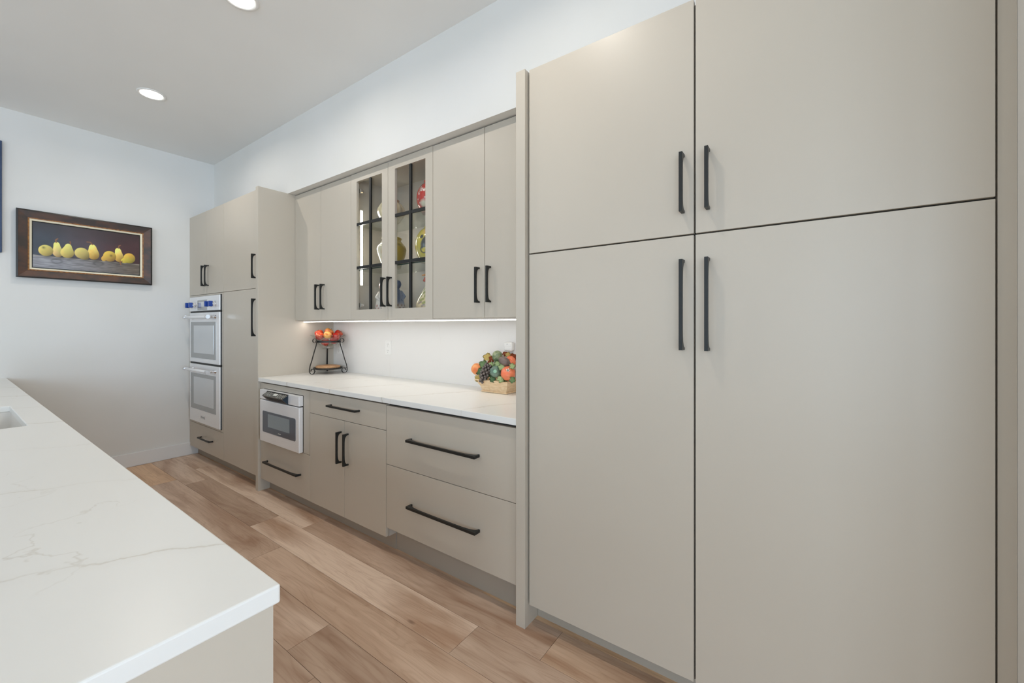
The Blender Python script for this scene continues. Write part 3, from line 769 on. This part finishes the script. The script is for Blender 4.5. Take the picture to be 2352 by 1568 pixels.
# ------------------------------------------------------------------ sockets
def socket(x, z, label, n=2):
    t = thing('wall_socket', label, 'socket', (x, 2.143, z))
    obj('cover_plate', box(x - .036, x + .036, 2.1375, 2.144, z - .058, z + .058, bev=.002), 'plastic', t)
    for dz in (.026, -.026):
        o = obj('receptacle', box(x - .017, x + .017, 2.1355, 2.138, z + dz - .021, z + dz + .021, bev=.0009), 'plastic', t)
        bm = bmesh.new()
        for sx in (-.007, .007): bx(bm, x + sx - .0013, x + sx + .0013, 2.1350, 2.1358, z + dz - .001, z + dz + .009)
        bx(bm, x - .0025, x + .0025, 2.1350, 2.1358, z + dz - .013, z + dz - .008)
        obj('slots', bm, 'slotgrey', o)
socket(-2.766, 1.150, 'white wall socket in the middle of the backsplash')
socket(-1.520, 1.140, 'white wall socket behind the fruit basket')
socket(-3.470, 1.130, 'white wall socket behind the fruit stand')
t = thing('plug_in_air_freshener', 'white plug-in device in the socket above the fruit basket', 'plug-in device', (-1.53, 2.13, 1.168))
obj('body', box(-1.560, -1.496, 2.098, 2.1345, 1.168, 1.226, bev=.010), 'plastic', t, True)
obj('lid', box(-1.553, -1.503, 2.0962, 2.102, 1.199, 1.220, bev=.0025), 'plastic', t)
obj('sensor', lathe([(0, 0), (.004, 0), (.004, .002), (0, .002)], 10, (-1.530, 2.0955, 1.213)), 'slot', t)

# ------------------------------------------------------------------ fruit stand
FC = Vector((-3.409, 1.996, .914))
pl, pr_, pb = Vector((-3.402, 1.853, 0)), Vector((-3.288, 2.074, 0)), Vector((-3.528, 2.058, 0))
t = thing('fruit_stand', 'black wrought iron fruit stand with curled legs in the counter corner', 'stand', FC)
def leg(p):
    d = Vector((p.x - FC.x, p.y - FC.y, 0)); R_ = d.length; d.normalize(); side = Vector((-d.y, d.x, 0))
    rz = []      # (radius outwards, height)
    for k in range(15):   # top curl
        a = math.radians(250 - k * 24.0); rz.append((.124 + .018 * math.cos(a) * (1), .288 + .018 * math.sin(a)))
    rz = rz[::-1]
    path = rz + [(.106, .270), (.112, .245), (.130, .190), (.150, .120), (.166, .075), (.171, .045)]
    for k in range(22):   # foot scroll
        a = math.radians(0 - k * 17.0); rr = .0265 - .00055 * k
        path.append((R_ + (.0275 if True else 0) * 0 + rr * math.cos(a) + (.171 - .0265 - R_), .028 + rr * math.sin(a)))
    pts = [FC + d * r_ + Vector((0, 0, z_)) for r_, z_ in path]
    obj('leg', ribbon(bmesh.new(), pts, side, .013, .0028), 'wrought', t)
for p in (pl, pr_, pb): leg(p)
obj('bowl_ring', lathe([(.098, .270), (.102, .270), (.102, .286), (.098, .286), (.098, .270)], 48, FC), 'wrought', t)
bm = lathe([(.096, .036), (.118, .040), (.120, .052), (.112, .052), (.108, .046), (.096, .042), (.096, .036)], 48, FC)
obj('tray_ring', bm, 'wrought', t)
bm = bmesh.new()
for k in range(3):
    a = k * PI / 3 + .3; v = Vector((math.cos(a), math.sin(a), 0))
    ribbon(bm, [FC - v * .098 + Vector((0, 0, .039)), FC + v * .098 + Vector((0, 0, .039))], Vector((-v.y, v.x, 0)), .012, .003)
for p in (pl, pr_, pb):
    d = Vector((p.x - FC.x, p.y - FC.y, 0)).normalized()
    ribbon(bm, [FC + d * .114 + Vector((0, 0, .048)), FC + d * .169 + Vector((0, 0, .048))], Vector((-d.y, d.x, 0)), .010, .003)
obj('tray_bars', bm, 'wrought', t)
bm = lathe([(0, .0425), (.092, .0425), (.1, .050), (.102, .058), (.096, .066), (.08, .070), (0, .071)], 48, FC)
tag(obj('wooden_disc', bm, 'wood_disc', base=FC + Vector((0, 0, .0425)), smooth=True), 'round pale wooden board lying on the lower ring of the fruit stand', 'board')
prof = smooth_profile([(0, .214), (.040, .213), (.052, .222), (.050, .232), (.080, .258), (.1005, .290), (.118, .316), (.146, .334)], 28)
inner = [(max(r_ - .004, 0), z_ + (.006 if r_ < .06 else .0025)) for r_, z_ in prof][::-1]
tag(obj('glass_bowl', lathe(prof + inner, 48, FC), 'bowl_glass', base=FC + Vector((0, 0, .213)), smooth=True), 'clear glass bowl with flared rim on top of the fruit stand', 'bowl')

def apple_mat(name, red, yel, thr):
    m = mat(name, red, .22, 0, .5); tc = N(m, 'ShaderNodeTexCoord')
    sx = N(m, 'ShaderNodeSeparateXYZ'); L(m, tc.outputs['Object'], sx.inputs[0])
    nz = N(m, 'ShaderNodeTexNoise'); nz.inputs['Scale'].default_value = 34; nz.inputs['Detail'].default_value = 4
    mp = N(m, 'ShaderNodeMapping'); mp.inputs['Scale'].default_value = (1, 1, .25); L(m, tc.outputs['Object'], mp.inputs[0]); L(m, mp.outputs[0], nz.inputs['Vector'])
    a = N(m, 'ShaderNodeMath', operation='MULTIPLY_ADD'); a.inputs[1].default_value = 11.0; a.inputs[2].default_value = thr; L(m, sx.outputs[2], a.inputs[0])
    b = N(m, 'ShaderNodeMath', operation='ADD'); L(m, a.outputs[0], b.inputs[0]); L(m, nz.outputs[0], b.inputs[1])
    r = N(m, 'ShaderNodeValToRGB'); e = r.color_ramp.elements; e[0].position = .38; e[0].color = red; e[1].position = .98; e[1].color = yel
    L(m, b.outputs[0], r.inputs[0]); L(m, r.outputs[0], P(m).inputs['Base Color']); return m
M['apple'] = apple_mat('red_apple', srgb(196, 34, 30), srgb(226, 120, 64), -.22)
M['apple2'] = apple_mat('blush_apple', srgb(206, 48, 32), srgb(240, 186, 96), -.02)
M['stem'] = mat('fruit_stem', srgb(92, 66, 40), .7)
ap = smooth_profile([(0, -.026), (.010, -.031), (.024, -.029), (.035, -.012), (.039, .006), (.034, .024), (.020, .032), (.008, .030), (0, .022)], 26)
def apple(pos, rot, s, m, label):
    o = bpy.data.objects.new('apple', None); C.objects.link(o); o.location = FC + Vector(pos); o.rotation_euler = rot; o.scale = (s, s, s)
    tag(o, label, 'apple', 'apples in the glass bowl'); WL[o.name] = Vector((0, 0, 0))
    obj('flesh', lathe(ap, 28), m, o, True); obj('stem', tube(bmesh.new(), [(0, 0, .020), (.002, 0, .034), (.006, .001, .042)], .0014, 6), 'stem', o)
# local frame: right (towards picture right), back (away from the camera)
rgt = Vector((.458, .888, 0)); bck = Vector((-.888, .458, 0))
def loc(r_, b_, z_): v = rgt * r_ + bck * b_; return (v.x, v.y, z_)
apple(loc(-.004, -.061, .334), (1.25, .5, .5), .90, 'apple2', 'red and yellow apple at the front centre of the bowl, calyx showing')
apple(loc(-.070, -.036, .326), (.4, .5, 0), .90, 'apple', 'red apple at the front left of the glass bowl')
apple(loc(-.070, .036, .346), (.2, -.3, 1), .92, 'apple', 'red apple at the back left of the glass bowl')
apple(loc(.008, .022, .358), (.5, .2, 2), .98, 'apple2', 'orange-red apple topmost in the glass bowl')
apple(loc(.086, .028, .343), (.3, .7, 1.2), .92, 'apple', 'dark red apple at the far right of the bowl rim')
apple(loc(.062, -.040, .323), (1.5, .2, 2.5), .88, 'apple', 'red apple at the front right behind the bowl glass')
apple(loc(-.022, -.006, .273), (.8, 0, 0), .88, 'apple', 'red apple lowest in the bowl, seen through the iron ring')
apple(loc(.046, .024, .286), (1.2, .4, 3), .84, 'apple2', 'yellowish apple low on the right, seen through the glass')

# ------------------------------------------------------------------ fruit basket
BC = Vector((-1.560, 2.050, .914))
rim0, rim1, bot0, bot1 = (-1.690, -1.440), (1.972, 2.128), (-1.652, -1.468), (2.000, 2.104)
bm = bmesh.new()
def rect(xr, yr, z, e=0): return [bm.verts.new((x, y_, z)) for x, y_ in ((xr[0] - e, yr[0] - e), (xr[1] + e, yr[0] - e), (xr[1] + e, yr[1] + e), (xr[0] - e, yr[1] + e))]
lo = [rect(bot0, bot1, .9145, .004), rect(bot0, bot1, .924, .001), rect((-1.668, -1.456), (1.992, 2.110), .955), rect(rim0, rim1, .990), rect(rim0, rim1, .990, -.006), rect(bot0, bot1, .926, -.006)]
for a, b in zip(lo, lo[1:]):
    for k in range(4): bm.faces.new((a[k], a[(k + 1) % 4], b[(k + 1) % 4], b[k]))
bm.faces.new(lo[0][::-1]); bm.faces.new(lo[-1])
t = thing('fruit_basket', 'tapered pale straw basket of fruit beside the fridge panel', 'basket', (BC.x, BC.y, .914))
obj('body', bm, 'basket', t)
bm = bmesh.new()
for z, xr, yr in ((.990, rim0, rim1), (.919, bot0, bot1)):
    e = .002 if z > .95 else .005
    P4 = [(xr[0] - e, yr[0] - e, z), (xr[1] + e, yr[0] - e, z), (xr[1] + e, yr[1] + e, z), (xr[0] - e, yr[1] + e, z)]
    for a, b in zip(P4, P4[1:] + P4[:1]): tube(bm, [a, b], .004, 8)
obj('braided_edge', bm, 'basket', t)

def blob(name, parent_label, cat, pos, rot, prof, m, scale=(1, 1, 1), lobes=0, amp=0.0, group='fruit in the straw basket', extra=None):
    o = bpy.data.objects.new(name, None); C.objects.link(o); o.location = pos; o.rotation_euler = rot; o.scale = scale
    tag(o, parent_label, cat, group); WL[o.name] = Vector((0, 0, 0))
    df = (lambda r, z, a: (r * (1 - amp * (0.5 + .5 * math.cos(lobes * a)) ** 2), z)) if lobes else None
    obj('flesh', lathe(smooth_profile(prof, 28), 36, deform=df), m, o, True)
    if extra: extra(o)
    return o
M['orange'] = noisy('orange_peel', srgb(246, 176, 112), srgb(236, 122, 66), 22, .4, .2, 260)
M['tomato'] = noisy('tomato_skin', srgb(232, 112, 78), srgb(240, 140, 96), 18, .28)
M['greensq'] = noisy('green_squash_skin', srgb(84, 110, 98), srgb(126, 148, 132), 14, .25, stretch=(1, 1, .3))
M['mottled'] = noisy('mottled_squash_skin', srgb(92, 116, 82), srgb(160, 166, 130), 60, .35, detail=6)
M['avocado'] = noisy('dark_fruit_skin', srgb(92, 78, 74), srgb(126, 110, 102), 20, .45, .4, 200)
M['grape'] = noisy('dusty_grape', srgb(48, 42, 44), srgb(112, 102, 96), 45, .35)
M['calyx'] = mat('mint_calyx', srgb(150, 196, 166), .4)
sph = lambda r: [(0, -r), (r * .5, -r * .87), (r * .87, -r * .5), (r, 0), (r * .87, r * .5), (r * .5, r * .87), (0, r)]
tom = [(0, -.032), (.016, -.031), (.033, -.016), (.037, .004), (.029, .023), (.012, .028), (0, .022)]
def star(o):
    bm = bmesh.new()
    for k in range(5):
        a = k * 2 * PI / 5; d = Vector((math.cos(a), math.sin(a), 0)); s_ = Vector((-d.y, d.x, 0))
        v = [bm.verts.new(p) for p in (Vector((0, 0, .025)), d * .005 + s_ * .003 + Vector((0, 0, .0265)), d * .013 + Vector((0, 0, .0295)), d * .005 - s_ * .003 + Vector((0, 0, .0265)))]
        bm.faces.new(v)
    obj('calyx', bm, 'plastic', o); obj('stem', tube(bmesh.new(), [(0, 0, .022), (0, 0, .031)], .003, 8), 'greensq', o)
def dotcap(o): obj('stem_scar', lathe([(0, .030), (.009, .031), (.011, .034), (.008, .037), (.004, .0355), (0, .036)], 18), 'calyx', o, True)
cf = Vector((1.468, -2.02, .2)).normalized()       # towards the viewer
def toward(tilt_up=0.4, yaw=0):
    d = Vector((.55 + yaw, -.83, tilt_up)).normalized(); return d.to_track_quat('Z', 'Y').to_euler()
blob('tomato', 'orange-red ribbed tomato at the front right of the basket', 'tomato', (-1.450, 1.995, 1.042), toward(.9), tom, 'tomato', (1.2, 1.2, 1.2), 8, .05, extra=star)
blob('tomato', 'orange-red tomato half hidden behind the dark oval fruit', 'tomato', (-1.498, 2.085, 1.106), toward(.6), tom, 'tomato', (.95, .95, .95), 8, .05)
blob('tomato', 'orange tomato at the right end of the basket', 'tomato', (-1.408, 2.070, 1.066), toward(.6), tom, 'orange', (.8, .8, .8), 8, .05)
blob('green_squash', 'dark green ribbed squash at the front middle of the basket', 'squash', (-1.540, 1.990, 1.048), toward(.15), [(0, -.036), (.016, -.034), (.030, -.018), (.034, .004), (.026, .024), (.011, .033), (0, .033)], 'greensq', (1.12, 1.12, 1.12), 8, .08, extra=dotcap)
blob('mottled_squash', 'mottled green round squash on top of the basket', 'squash', (-1.581, 2.060, 1.134), (.3, .25, 0), [(0, -.036), (.018, -.032), (.031, -.014), (.033, .006), (.027, .026), (.013, .037), (0, .040)], 'mottled')
blob('dark_oval_fruit', 'dark purple-brown oval fruit at the upper right of the basket', 'fruit', (-1.486, 2.010, 1.110), (0, 2.05, .25), [(0, -.042), (.012, -.038), (.023, -.022), (.027, 0), (.023, .020), (.011, .036), (0, .042)], 'avocado')
blob('orange', 'orange at the left end of the basket', 'orange', (-1.702, 2.002, 1.052), (.3, .4, 0), [(0, -.034), (.018, -.031), (.034, -.012), (.036, .006), (.026, .028), (.010, .035), (0, .033)], 'orange', (1, 1, 1))
gt = thing('grape_bunch', 'bunch of dark dusty grapes hanging over the basket front', 'grapes', (-1.625, 1.965, .97), 'fruit in the straw basket')
gb = bmesh.new(); bmesh.ops.create_icosphere(gb, subdivisions=2, radius=.0095); gme = bpy.data.meshes.new('grape'); gb.to_mesh(gme); gb.free(); gme.materials.append(M['grape']); gme.polygons.foreach_set('use_smooth', [True] * len(gme.polygons))
top, tip = Vector((-1.588, 1.978, 1.086)), Vector((-1.626, 1.954, .984))
k = 0
for i in range(9):
    q = i / 8; cpt = top.lerp(tip, q); rad = .021 * math.sin(PI * (.22 + .68 * q)) + .003; nn = 5 if q < .85 else 2
    for j in range(nn):
        a = 2 * PI * (j + .5 * (i % 2)) / nn; ax = (tip - top).normalized(); s1 = ax.cross(Vector((0, 1, 0))).normalized(); s2 = ax.cross(s1)
        g_ = bpy.data.objects.new('grape', gme); C.objects.link(g_); g_.parent = gt; g_.location = cpt + (s1 * math.cos(a) + s2 * math.sin(a) * .75) * rad - Vector(gt.location); WL[g_.name] = Vector((0, 0, 0))
# leaves: one garland tucked around the fruit
lt = thing('leaf_garland', 'artificial vine leaves in green, yellow and rust tucked round the fruit', 'leaves', (BC.x, BC.y, .985))
LM = {'green': noisy('leaf_green', srgb(124, 160, 108), srgb(156, 184, 132), 24, .5, .2), 'lime': noisy('leaf_lime', srgb(180, 206, 146), srgb(206, 224, 172), 24, .45, .2),
      'yellow': noisy('leaf_yellow', srgb(240, 200, 124), srgb(206, 204, 130), 18, .5, .2), 'rust': noisy('leaf_rust', srgb(150, 62, 34), srgb(176, 92, 44), 20, .5, .2), 'deep': noisy('leaf_deep', srgb(96, 132, 88), srgb(124, 158, 108), 24, .5, .2)}
def leaf(pos, rot, s, m, curl=.25):
    bm = bmesh.new(); n = 40; c0 = bm.verts.new((0, 0, 0)); mid, outr = [], []
    for i in range(n):
        a = 2 * PI * i / n; lob = .72 + .22 * abs(math.cos(2.5 * a)) + .06 * (1 if i % 2 else -1); lob *= 1.0 + .12 * math.cos(a)
        if abs(math.atan2(math.sin(a - PI), math.cos(a - PI))) < .25: lob *= .55
        x, y_ = math.cos(a) * lob, math.sin(a) * lob
        mid.append(bm.verts.new((x * .5, y_ * .5, .06 * math.cos(5 * a) * .5 - curl * .12)))
        outr.append(bm.verts.new((x, y_, -curl * (x * x * .5 + y_ * y_ * .8) + .05 * math.sin(5 * a))))
    for i in range(n):
        j = (i + 1) % n; bm.faces.new((c0, mid[i], mid[j])); bm.faces.new((mid[i], outr[i], outr[j], mid[j]))
    bmesh.ops.solidify(bm, geom=bm.faces, thickness=.03)
    me = bpy.data.meshes.new('leaf'); bm.to_mesh(me); bm.free(); me.materials.append(LM[m]); me.polygons.foreach_set('use_smooth', [True] * len(me.polygons))
    o = bpy.data.objects.new('leaf', me); C.objects.link(o); o.parent = lt; o.location = Vector(pos) - Vector(lt.location); o.rotation_euler = rot; o.scale = (s, s, s); WL[o.name] = Vector((0, 0, 0))
def fac(tilt, spin, yaw=0.0):
    d = Vector((.5 + yaw, -.8, tilt)).normalized(); return (d.to_track_quat('Z', 'Y') @ Matrix.Rotation(spin, 3, 'Z').to_quaternion()).to_euler()
leaf((-1.646, 2.040, 1.124), fac(.3, 1.4), .034, 'yellow')
leaf((-1.650, 2.010, 1.084), fac(.5, 2.6), .034, 'green')
leaf((-1.656, 1.980, 1.040), fac(.1, 3.4, -.3), .030, 'deep')
leaf((-1.664, 1.976, 1.000), fac(-.1, 3.9), .028, 'yellow')
leaf((-1.602, 2.034, 1.118), fac(.2, 1.2, .6), .024, 'rust', .7)
leaf((-1.606, 2.020, 1.092), fac(.3, 2.4, .5), .020, 'rust', .6)
leaf((-1.534, 1.998, 1.096), fac(.8, .4), .026, 'lime')
leaf((-1.590, 2.004, 1.088), fac(.7, 1.0), .022, 'lime')
leaf((-1.490, 1.980, 1.082), fac(.5, -.8), .026, 'lime')
leaf((-1.480, 1.955, 1.008), fac(.3, .8), .025, 'lime')
leaf((-1.546, 1.962, 1.002), fac(.1, .2), .022, 'deep')
leaf((-1.416, 1.985, 1.090), fac(.5, .1), .022, 'lime')
leaf((-1.486, 2.092, 1.132), fac(.2, .5), .028, 'rust', .5)
leaf((-1.522, 2.092, 1.146), fac(.5, 1.3), .022, 'yellow', .5)
leaf((-1.400, 1.965, 1.012), fac(.3, -.4), .022, 'green')
leaf((-1.598, 2.020, 1.055), fac(.4, 2.0), .034, 'deep')
leaf((-1.560, 2.035, 1.085), fac(.4, .9), .034, 'green')
leaf((-1.590, 2.010, 1.015), fac(.3, .6), .032, 'deep')
leaf((-1.500, 2.020, 1.060), fac(.4, -.5), .034, 'deep')
leaf((-1.490, 2.000, 1.010), fac(.3, -1.5), .032, 'green')
leaf((-1.650, 2.020, 1.010), fac(.3, -2.5), .030, 'deep')
leaf((-1.552, 2.098, 1.150), fac(.4, .7), .020, 'rust', .5)

# ------------------------------------------------------------------ ceramics in the glass cabinet
VY = 1.945
def vase(name, label, cat, c, prof, fn, seg=72, n=80, deform=None, parts=None):
    t = thing(name, label, cat, c, 'ceramics in the glass cabinet')
    o = obj('body', lathe(smooth_profile(prof, n), seg, c, deform=deform), 'ceramic', t, True); paint(o, fn)
    if parts: parts(t)
    return t
def ang(co): return np.arctan2(co[:, 1], co[:, 0])
def mixn(a, b, k): return a * (1 - k[:, None]) + np.asarray(b)[None, :] * k[:, None]
rep = lambda c, co: np.repeat(np.asarray(c)[None, :], len(co), 0)
def bump01(x, w): return np.exp(-(x / w) ** 2)
# angle of the side that faces the camera
VA = lambda c: math.atan2(-c[1], -c[0])
def rel(co, c):
    a = ang(co) - VA(c); return np.arctan2(np.sin(a), np.cos(a))     # + is picture right
# 1 gourd jar, upper shelf
c1 = (-2.478, VY, S1 + .0005)
def f_gourd(co):
    col = rep(lin(226, 206, 166), co); a = ang(co)
    col = mixn(col, lin(236, 222, 190), .5 + .5 * np.cos(a * 14)); return mixn(col, lin(178, 122, 74), bump01(co[:, 2] - .162, .012))
vase('gourd_jar', 'cream ribbed ceramic jar with brown lid rim on the upper glass shelf', 'jar', c1,
     [(0, 0), (.045, .001), (.060, .012), (.090, .055), (.097, .095), (.078, .135), (.055, .156), (.058, .166), (.048, .172), (0, .174)], f_gourd,
     deform=lambda r, z, a: (r * (1 + .035 * math.cos(14 * a) * (1 if .01 < z < .15 else 0)), z),
     parts=lambda t: (obj('knob', lathe(smooth_profile([(0, .170), (.012, .172), (.008, .182), (.015, .192), (.008, .202), (0, .203)], 20), 20, c1), mat('knob_glaze', srgb(190, 150, 104), .2), t, True)))
# 2 yellow vase, middle shelf
c2 = (-2.474, VY, S2 + .0005)
def f_yel(co):
    th = rel(co, c2); col = rep(lin(214, 186, 72), co)
    k = 1 / (1 + np.exp((th + .45) / .16)); col = mixn(col, lin(236, 228, 206), k)  # cream floral ground on the left, with LED glare painted into it
    fl_ = np.maximum(bump01(np.hypot((th + .55) * .09, co[:, 2] - .11), .022), bump01(np.hypot((th + .75) * .09, co[:, 2] - .06), .018))
    col = mixn(col, lin(222, 160, 96), fl_ * .8); col = mixn(col, lin(150, 112, 128), bump01(np.hypot((th + .5) * .09, co[:, 2] - .118), .010) * .8)
    return col
vase('yellow_vase', 'yellow ceramic vase with floral side on the lower glass shelf', 'vase', c2,
     [(0, 0), (.058, .001), (.066, .010), (.088, .070), (.104, .125), (.102, .158), (.080, .188), (.068, .205), (.072, .222), (.064, .226), (.056, .215), (0, .213)], f_yel)
# 3 pair of figurines, cabinet floor
def figurine(label, c3, sc_, dress, pattern, scarf, stripe, face):
    def f_fig(co):
        th = rel(co, c3); z = co[:, 2] / sc_; col = rep(dress, co)
        col = mixn(col, lin(226, 216, 206), bump01(z - .07, .026) * .85)
        zig = .075 + .010 * np.sign(np.sin(th * 12)); col = mixn(col, pattern, bump01(z - zig, .008) * .9)
        col = mixn(col, stripe, bump01(np.sin(th * 9), .22) * bump01(z - .04, .03) * .5)
        return mixn(col, lin(66, 78, 108), bump01(z - .012, .012) * .8)
    def parts(t):
        hc = (c3[0], c3[1], c3[2] + .232 * sc_)
        h = obj('head', lathe([(r_ * sc_, z_ * sc_) for r_, z_ in smooth_profile([(0, -.036), (.018, -.030), (.033, -.010), (.036, .010), (.026, .030), (0, .038)], 36)], 40, hc), 'ceramic', t, True)
        def fh(co):
            th = rel(co, c3); z = co[:, 2] / sc_ - .232; col = rep(scarf, co); col = mixn(col, stripe, bump01(np.sin(th * 7 + z * 160), .4) * .6)
            return mixn(col, lin(228, 190, 160), np.clip(1.5 - np.hypot((th - face) / .55, (z + .008) / .018), 0, 1))
        paint(h, fh)
        for s_ in (-1, 1):
            d = rgt * s_; V = lambda a, b_, z_: Vector(c3) + d * a * sc_ - bck * b_ * sc_ + Vector((0, 0, z_ * sc_))
            obj('arm', tube(bmesh.new(), [V(.030, 0, .186), V(.054, .012, .150), V(.030, .050, .120)], [.013 * sc_, .013 * sc_, .009 * sc_], 10), mat('sleeve_glaze', (*dress, 1), .2), t, True)
    vase('figurine', label, 'figurine', c3, [(r_ * sc_, z_ * sc_) for r_, z_ in [(0, 0), (.052, .001), (.060, .020), (.062, .060), (.058, .105), (.048, .150), (.036, .184), (.022, .204), (.019, .212), (0, .214)]], f_fig, parts=parts)
figurine('white ceramic figurine with red striped headscarf on the cabinet floor', (-2.566, VY, UB + .0185), 1.0, lin(224, 216, 210), lin(176, 70, 60), lin(230, 208, 200), lin(196, 90, 80), .9)
figurine('blue ceramic figurine in a shawl on the cabinet floor', (-2.424, VY, UB + .0185), 1.02, lin(104, 120, 156), lin(138, 96, 74), lin(92, 108, 148), lin(120, 136, 170), -1.2)
# 4 red jar, upper shelf
c4 = (-2.056, VY, S1 + .0005)
SCRIPT = [[(-.98, .150), (-.92, .172), (-.86, .160), (-.95, .128), (-1.02, .118), (-1.04, .132)], [(-.84, .140), (-.80, .156), (-.74, .150), (-.76, .134), (-.84, .140)], [(-.70, .136), (-.68, .156), (-.62, .150), (-.60, .134)], [(-.52, .150), (-.56, .140), (-.50, .132), (-.44, .142), (-.50, .152)]]
def f_red(co):
    th = rel(co, c4); z = co[:, 2]; col = rep(lin(206, 48, 38), co)
    for path in SCRIPT:
        for a, b in zip(path, path[1:]):
            a, b = np.array(a) * (.095, 1), np.array(b) * (.095, 1); p = np.stack([th * .095, z], 1); ab = b - a
            h = np.clip(((p - a) @ ab) / (ab @ ab), 0, 1); dd = np.linalg.norm(p - a - h[:, None] * ab, axis=1); col = mixn(col, lin(238, 226, 216), np.clip(1.4 - dd / .0022, 0, 1))
    for dx, dz in ((-1.1, .085), (-.95, .06), (-.45, .09)): col = mixn(col, lin(236, 220, 210), np.clip(1.5 - np.hypot((th - dx) * .095, z - dz) / .005, 0, 1))
    col = mixn(col, lin(222, 214, 192), np.clip(1.6 - np.hypot((th + .62) * .095, (z - .052) * 1.2) / .024, 0, 1))
    return mixn(col, lin(230, 190, 180), bump01(z - .012, .010) * .8)
vase('red_jar', 'glossy red ceramic jar with white handwriting on the upper glass shelf', 'jar', c4,
     [(0, 0), (.055, .001), (.068, .012), (.092, .060), (.099, .105), (.092, .150), (.068, .190), (.048, .208), (.050, .222), (.040, .226), (0, .225)], f_red, seg=200, n=170)
# 5 yellow jar with black bird
c5 = (-2.050, VY, S2 + .0005)
def f_bird(co):
    th = rel(co, c5); z = co[:, 2]; x = th * .11; col = rep(lin(206, 186, 62), co)
    col = mixn(col, lin(226, 176, 104), bump01(np.hypot(x + .055, z - .205), .022)); col = mixn(col, lin(232, 206, 160), bump01(z - .018, .016))
    e = lambda cx_, cz_, rx, rz, rot=0: np.clip(2.2 - 1.6 * np.hypot(((x - cx_) * math.cos(rot) + (z - cz_) * math.sin(rot)) / rx, (-(x - cx_) * math.sin(rot) + (z - cz_) * math.cos(rot)) / rz), 0, 1)
    bird = np.maximum.reduce([e(-.052, .130, .020, .042, -.5), e(-.074, .165, .013, .012), e(-.030, .088, .010, .03, -.6)])
    branch = np.maximum(bump01(np.hypot((x + .055) / 1.4, z - .078) - .020, .004) * (z > .055), 0)
    return mixn(col, lin(44, 46, 46), np.clip(bird + branch, 0, 1))
vase('bird_jar', 'yellow ceramic jar with a black bird on the lower glass shelf', 'jar', c5,
     [(0, 0), (.062, .001), (.078, .012), (.100, .060), (.112, .110), (.108, .160), (.086, .208), (.058, .236), (.050, .248), (.034, .254), (0, .256)], f_bird, seg=200, n=170)
# 6 hen pitcher
c6 = (-2.048, VY, UB + .0185)
def f_hen(co):
    th = rel(co, c6); z = co[:, 2]; x = th * .1; col = rep(lin(232, 206, 160), co); col = mixn(col, lin(236, 226, 204), bump01(z - .20, .06))
    lf = np.zeros(len(co)); fl_ = np.zeros(len(co))
    for i in range(14):
        q = i / 13; px, pz = -.125 + .11 * q, .150 - .085 * q + .012 * math.sin(i * 2.1); lf = np.maximum(lf, np.clip(1.7 - np.hypot((x - px) / .010, (z - pz) / .007), 0, 1)); fl_ = np.maximum(fl_, np.clip(1.6 - np.hypot(x - px + .010, z - pz + .020) / .0065, 0, 1)); lf = np.maximum(lf, np.clip(1.6 - np.hypot((x - px - .025) / .006, (z - pz - .028) / .012), 0, 1))
    col = mixn(col, lin(140, 150, 62), lf * .85); col = mixn(col, lin(120, 100, 110), fl_ * .75); col = mixn(col, lin(228, 150, 92), bump01(z - .03, .016) * .5)
    for dx in (-.1, -.06, -.02): col = mixn(col, lin(216, 88, 56), np.clip(1.6 - np.hypot(x - dx, z - .034) / .008, 0, 1))
    return col
def hen_parts(t):
    hd = Vector(c6) - rgt * .010; red = mat('hen_comb_glaze', srgb(214, 84, 58), .2); org = mat('hen_beak_glaze', srgb(232, 160, 84), .2)
    cb = bmesh.new()
    for i, (r_, z_) in enumerate(((-.022, .318), (-.004, .330), (.014, .324))): tube(cb, [hd + rgt * r_ + Vector((0, 0, z_ - .03)), hd + rgt * r_ + Vector((0, 0, z_))], [.013, .009], 10)
    obj('comb', cb, red, t, True)
    obj('beak', tube(bmesh.new(), [hd - rgt * .030 + Vector((0, 0, .282)), hd - rgt * .062 + Vector((0, 0, .276))], [.010, .002], 10), org, t, True)
    obj('wattle', tube(bmesh.new(), [hd - rgt * .036 + Vector((0, 0, .262)), hd - rgt * .046 + Vector((0, 0, .236))], [.007, .009], 10), red, t, True)
    obj('handle', tube(bmesh.new(), [hd + rgt * (.055 + .045 * math.sin(q)) + Vector((0, 0, .19 - .075 * math.cos(q))) for q in [i * PI / 10 for i in range(11)]], .009, 10), org, t, True)
vase('hen_pitcher', 'cream hen-shaped ceramic pitcher with painted leaves on the cabinet floor', 'pitcher', c6,
     [(0, 0), (.066, .001), (.082, .012), (.105, .050), (.108, .085), (.092, .130), (.066, .175), (.046, .215), (.040, .250), (.042, .278), (.030, .302), (0, .310)], f_hen, seg=180, n=150, parts=hen_parts)
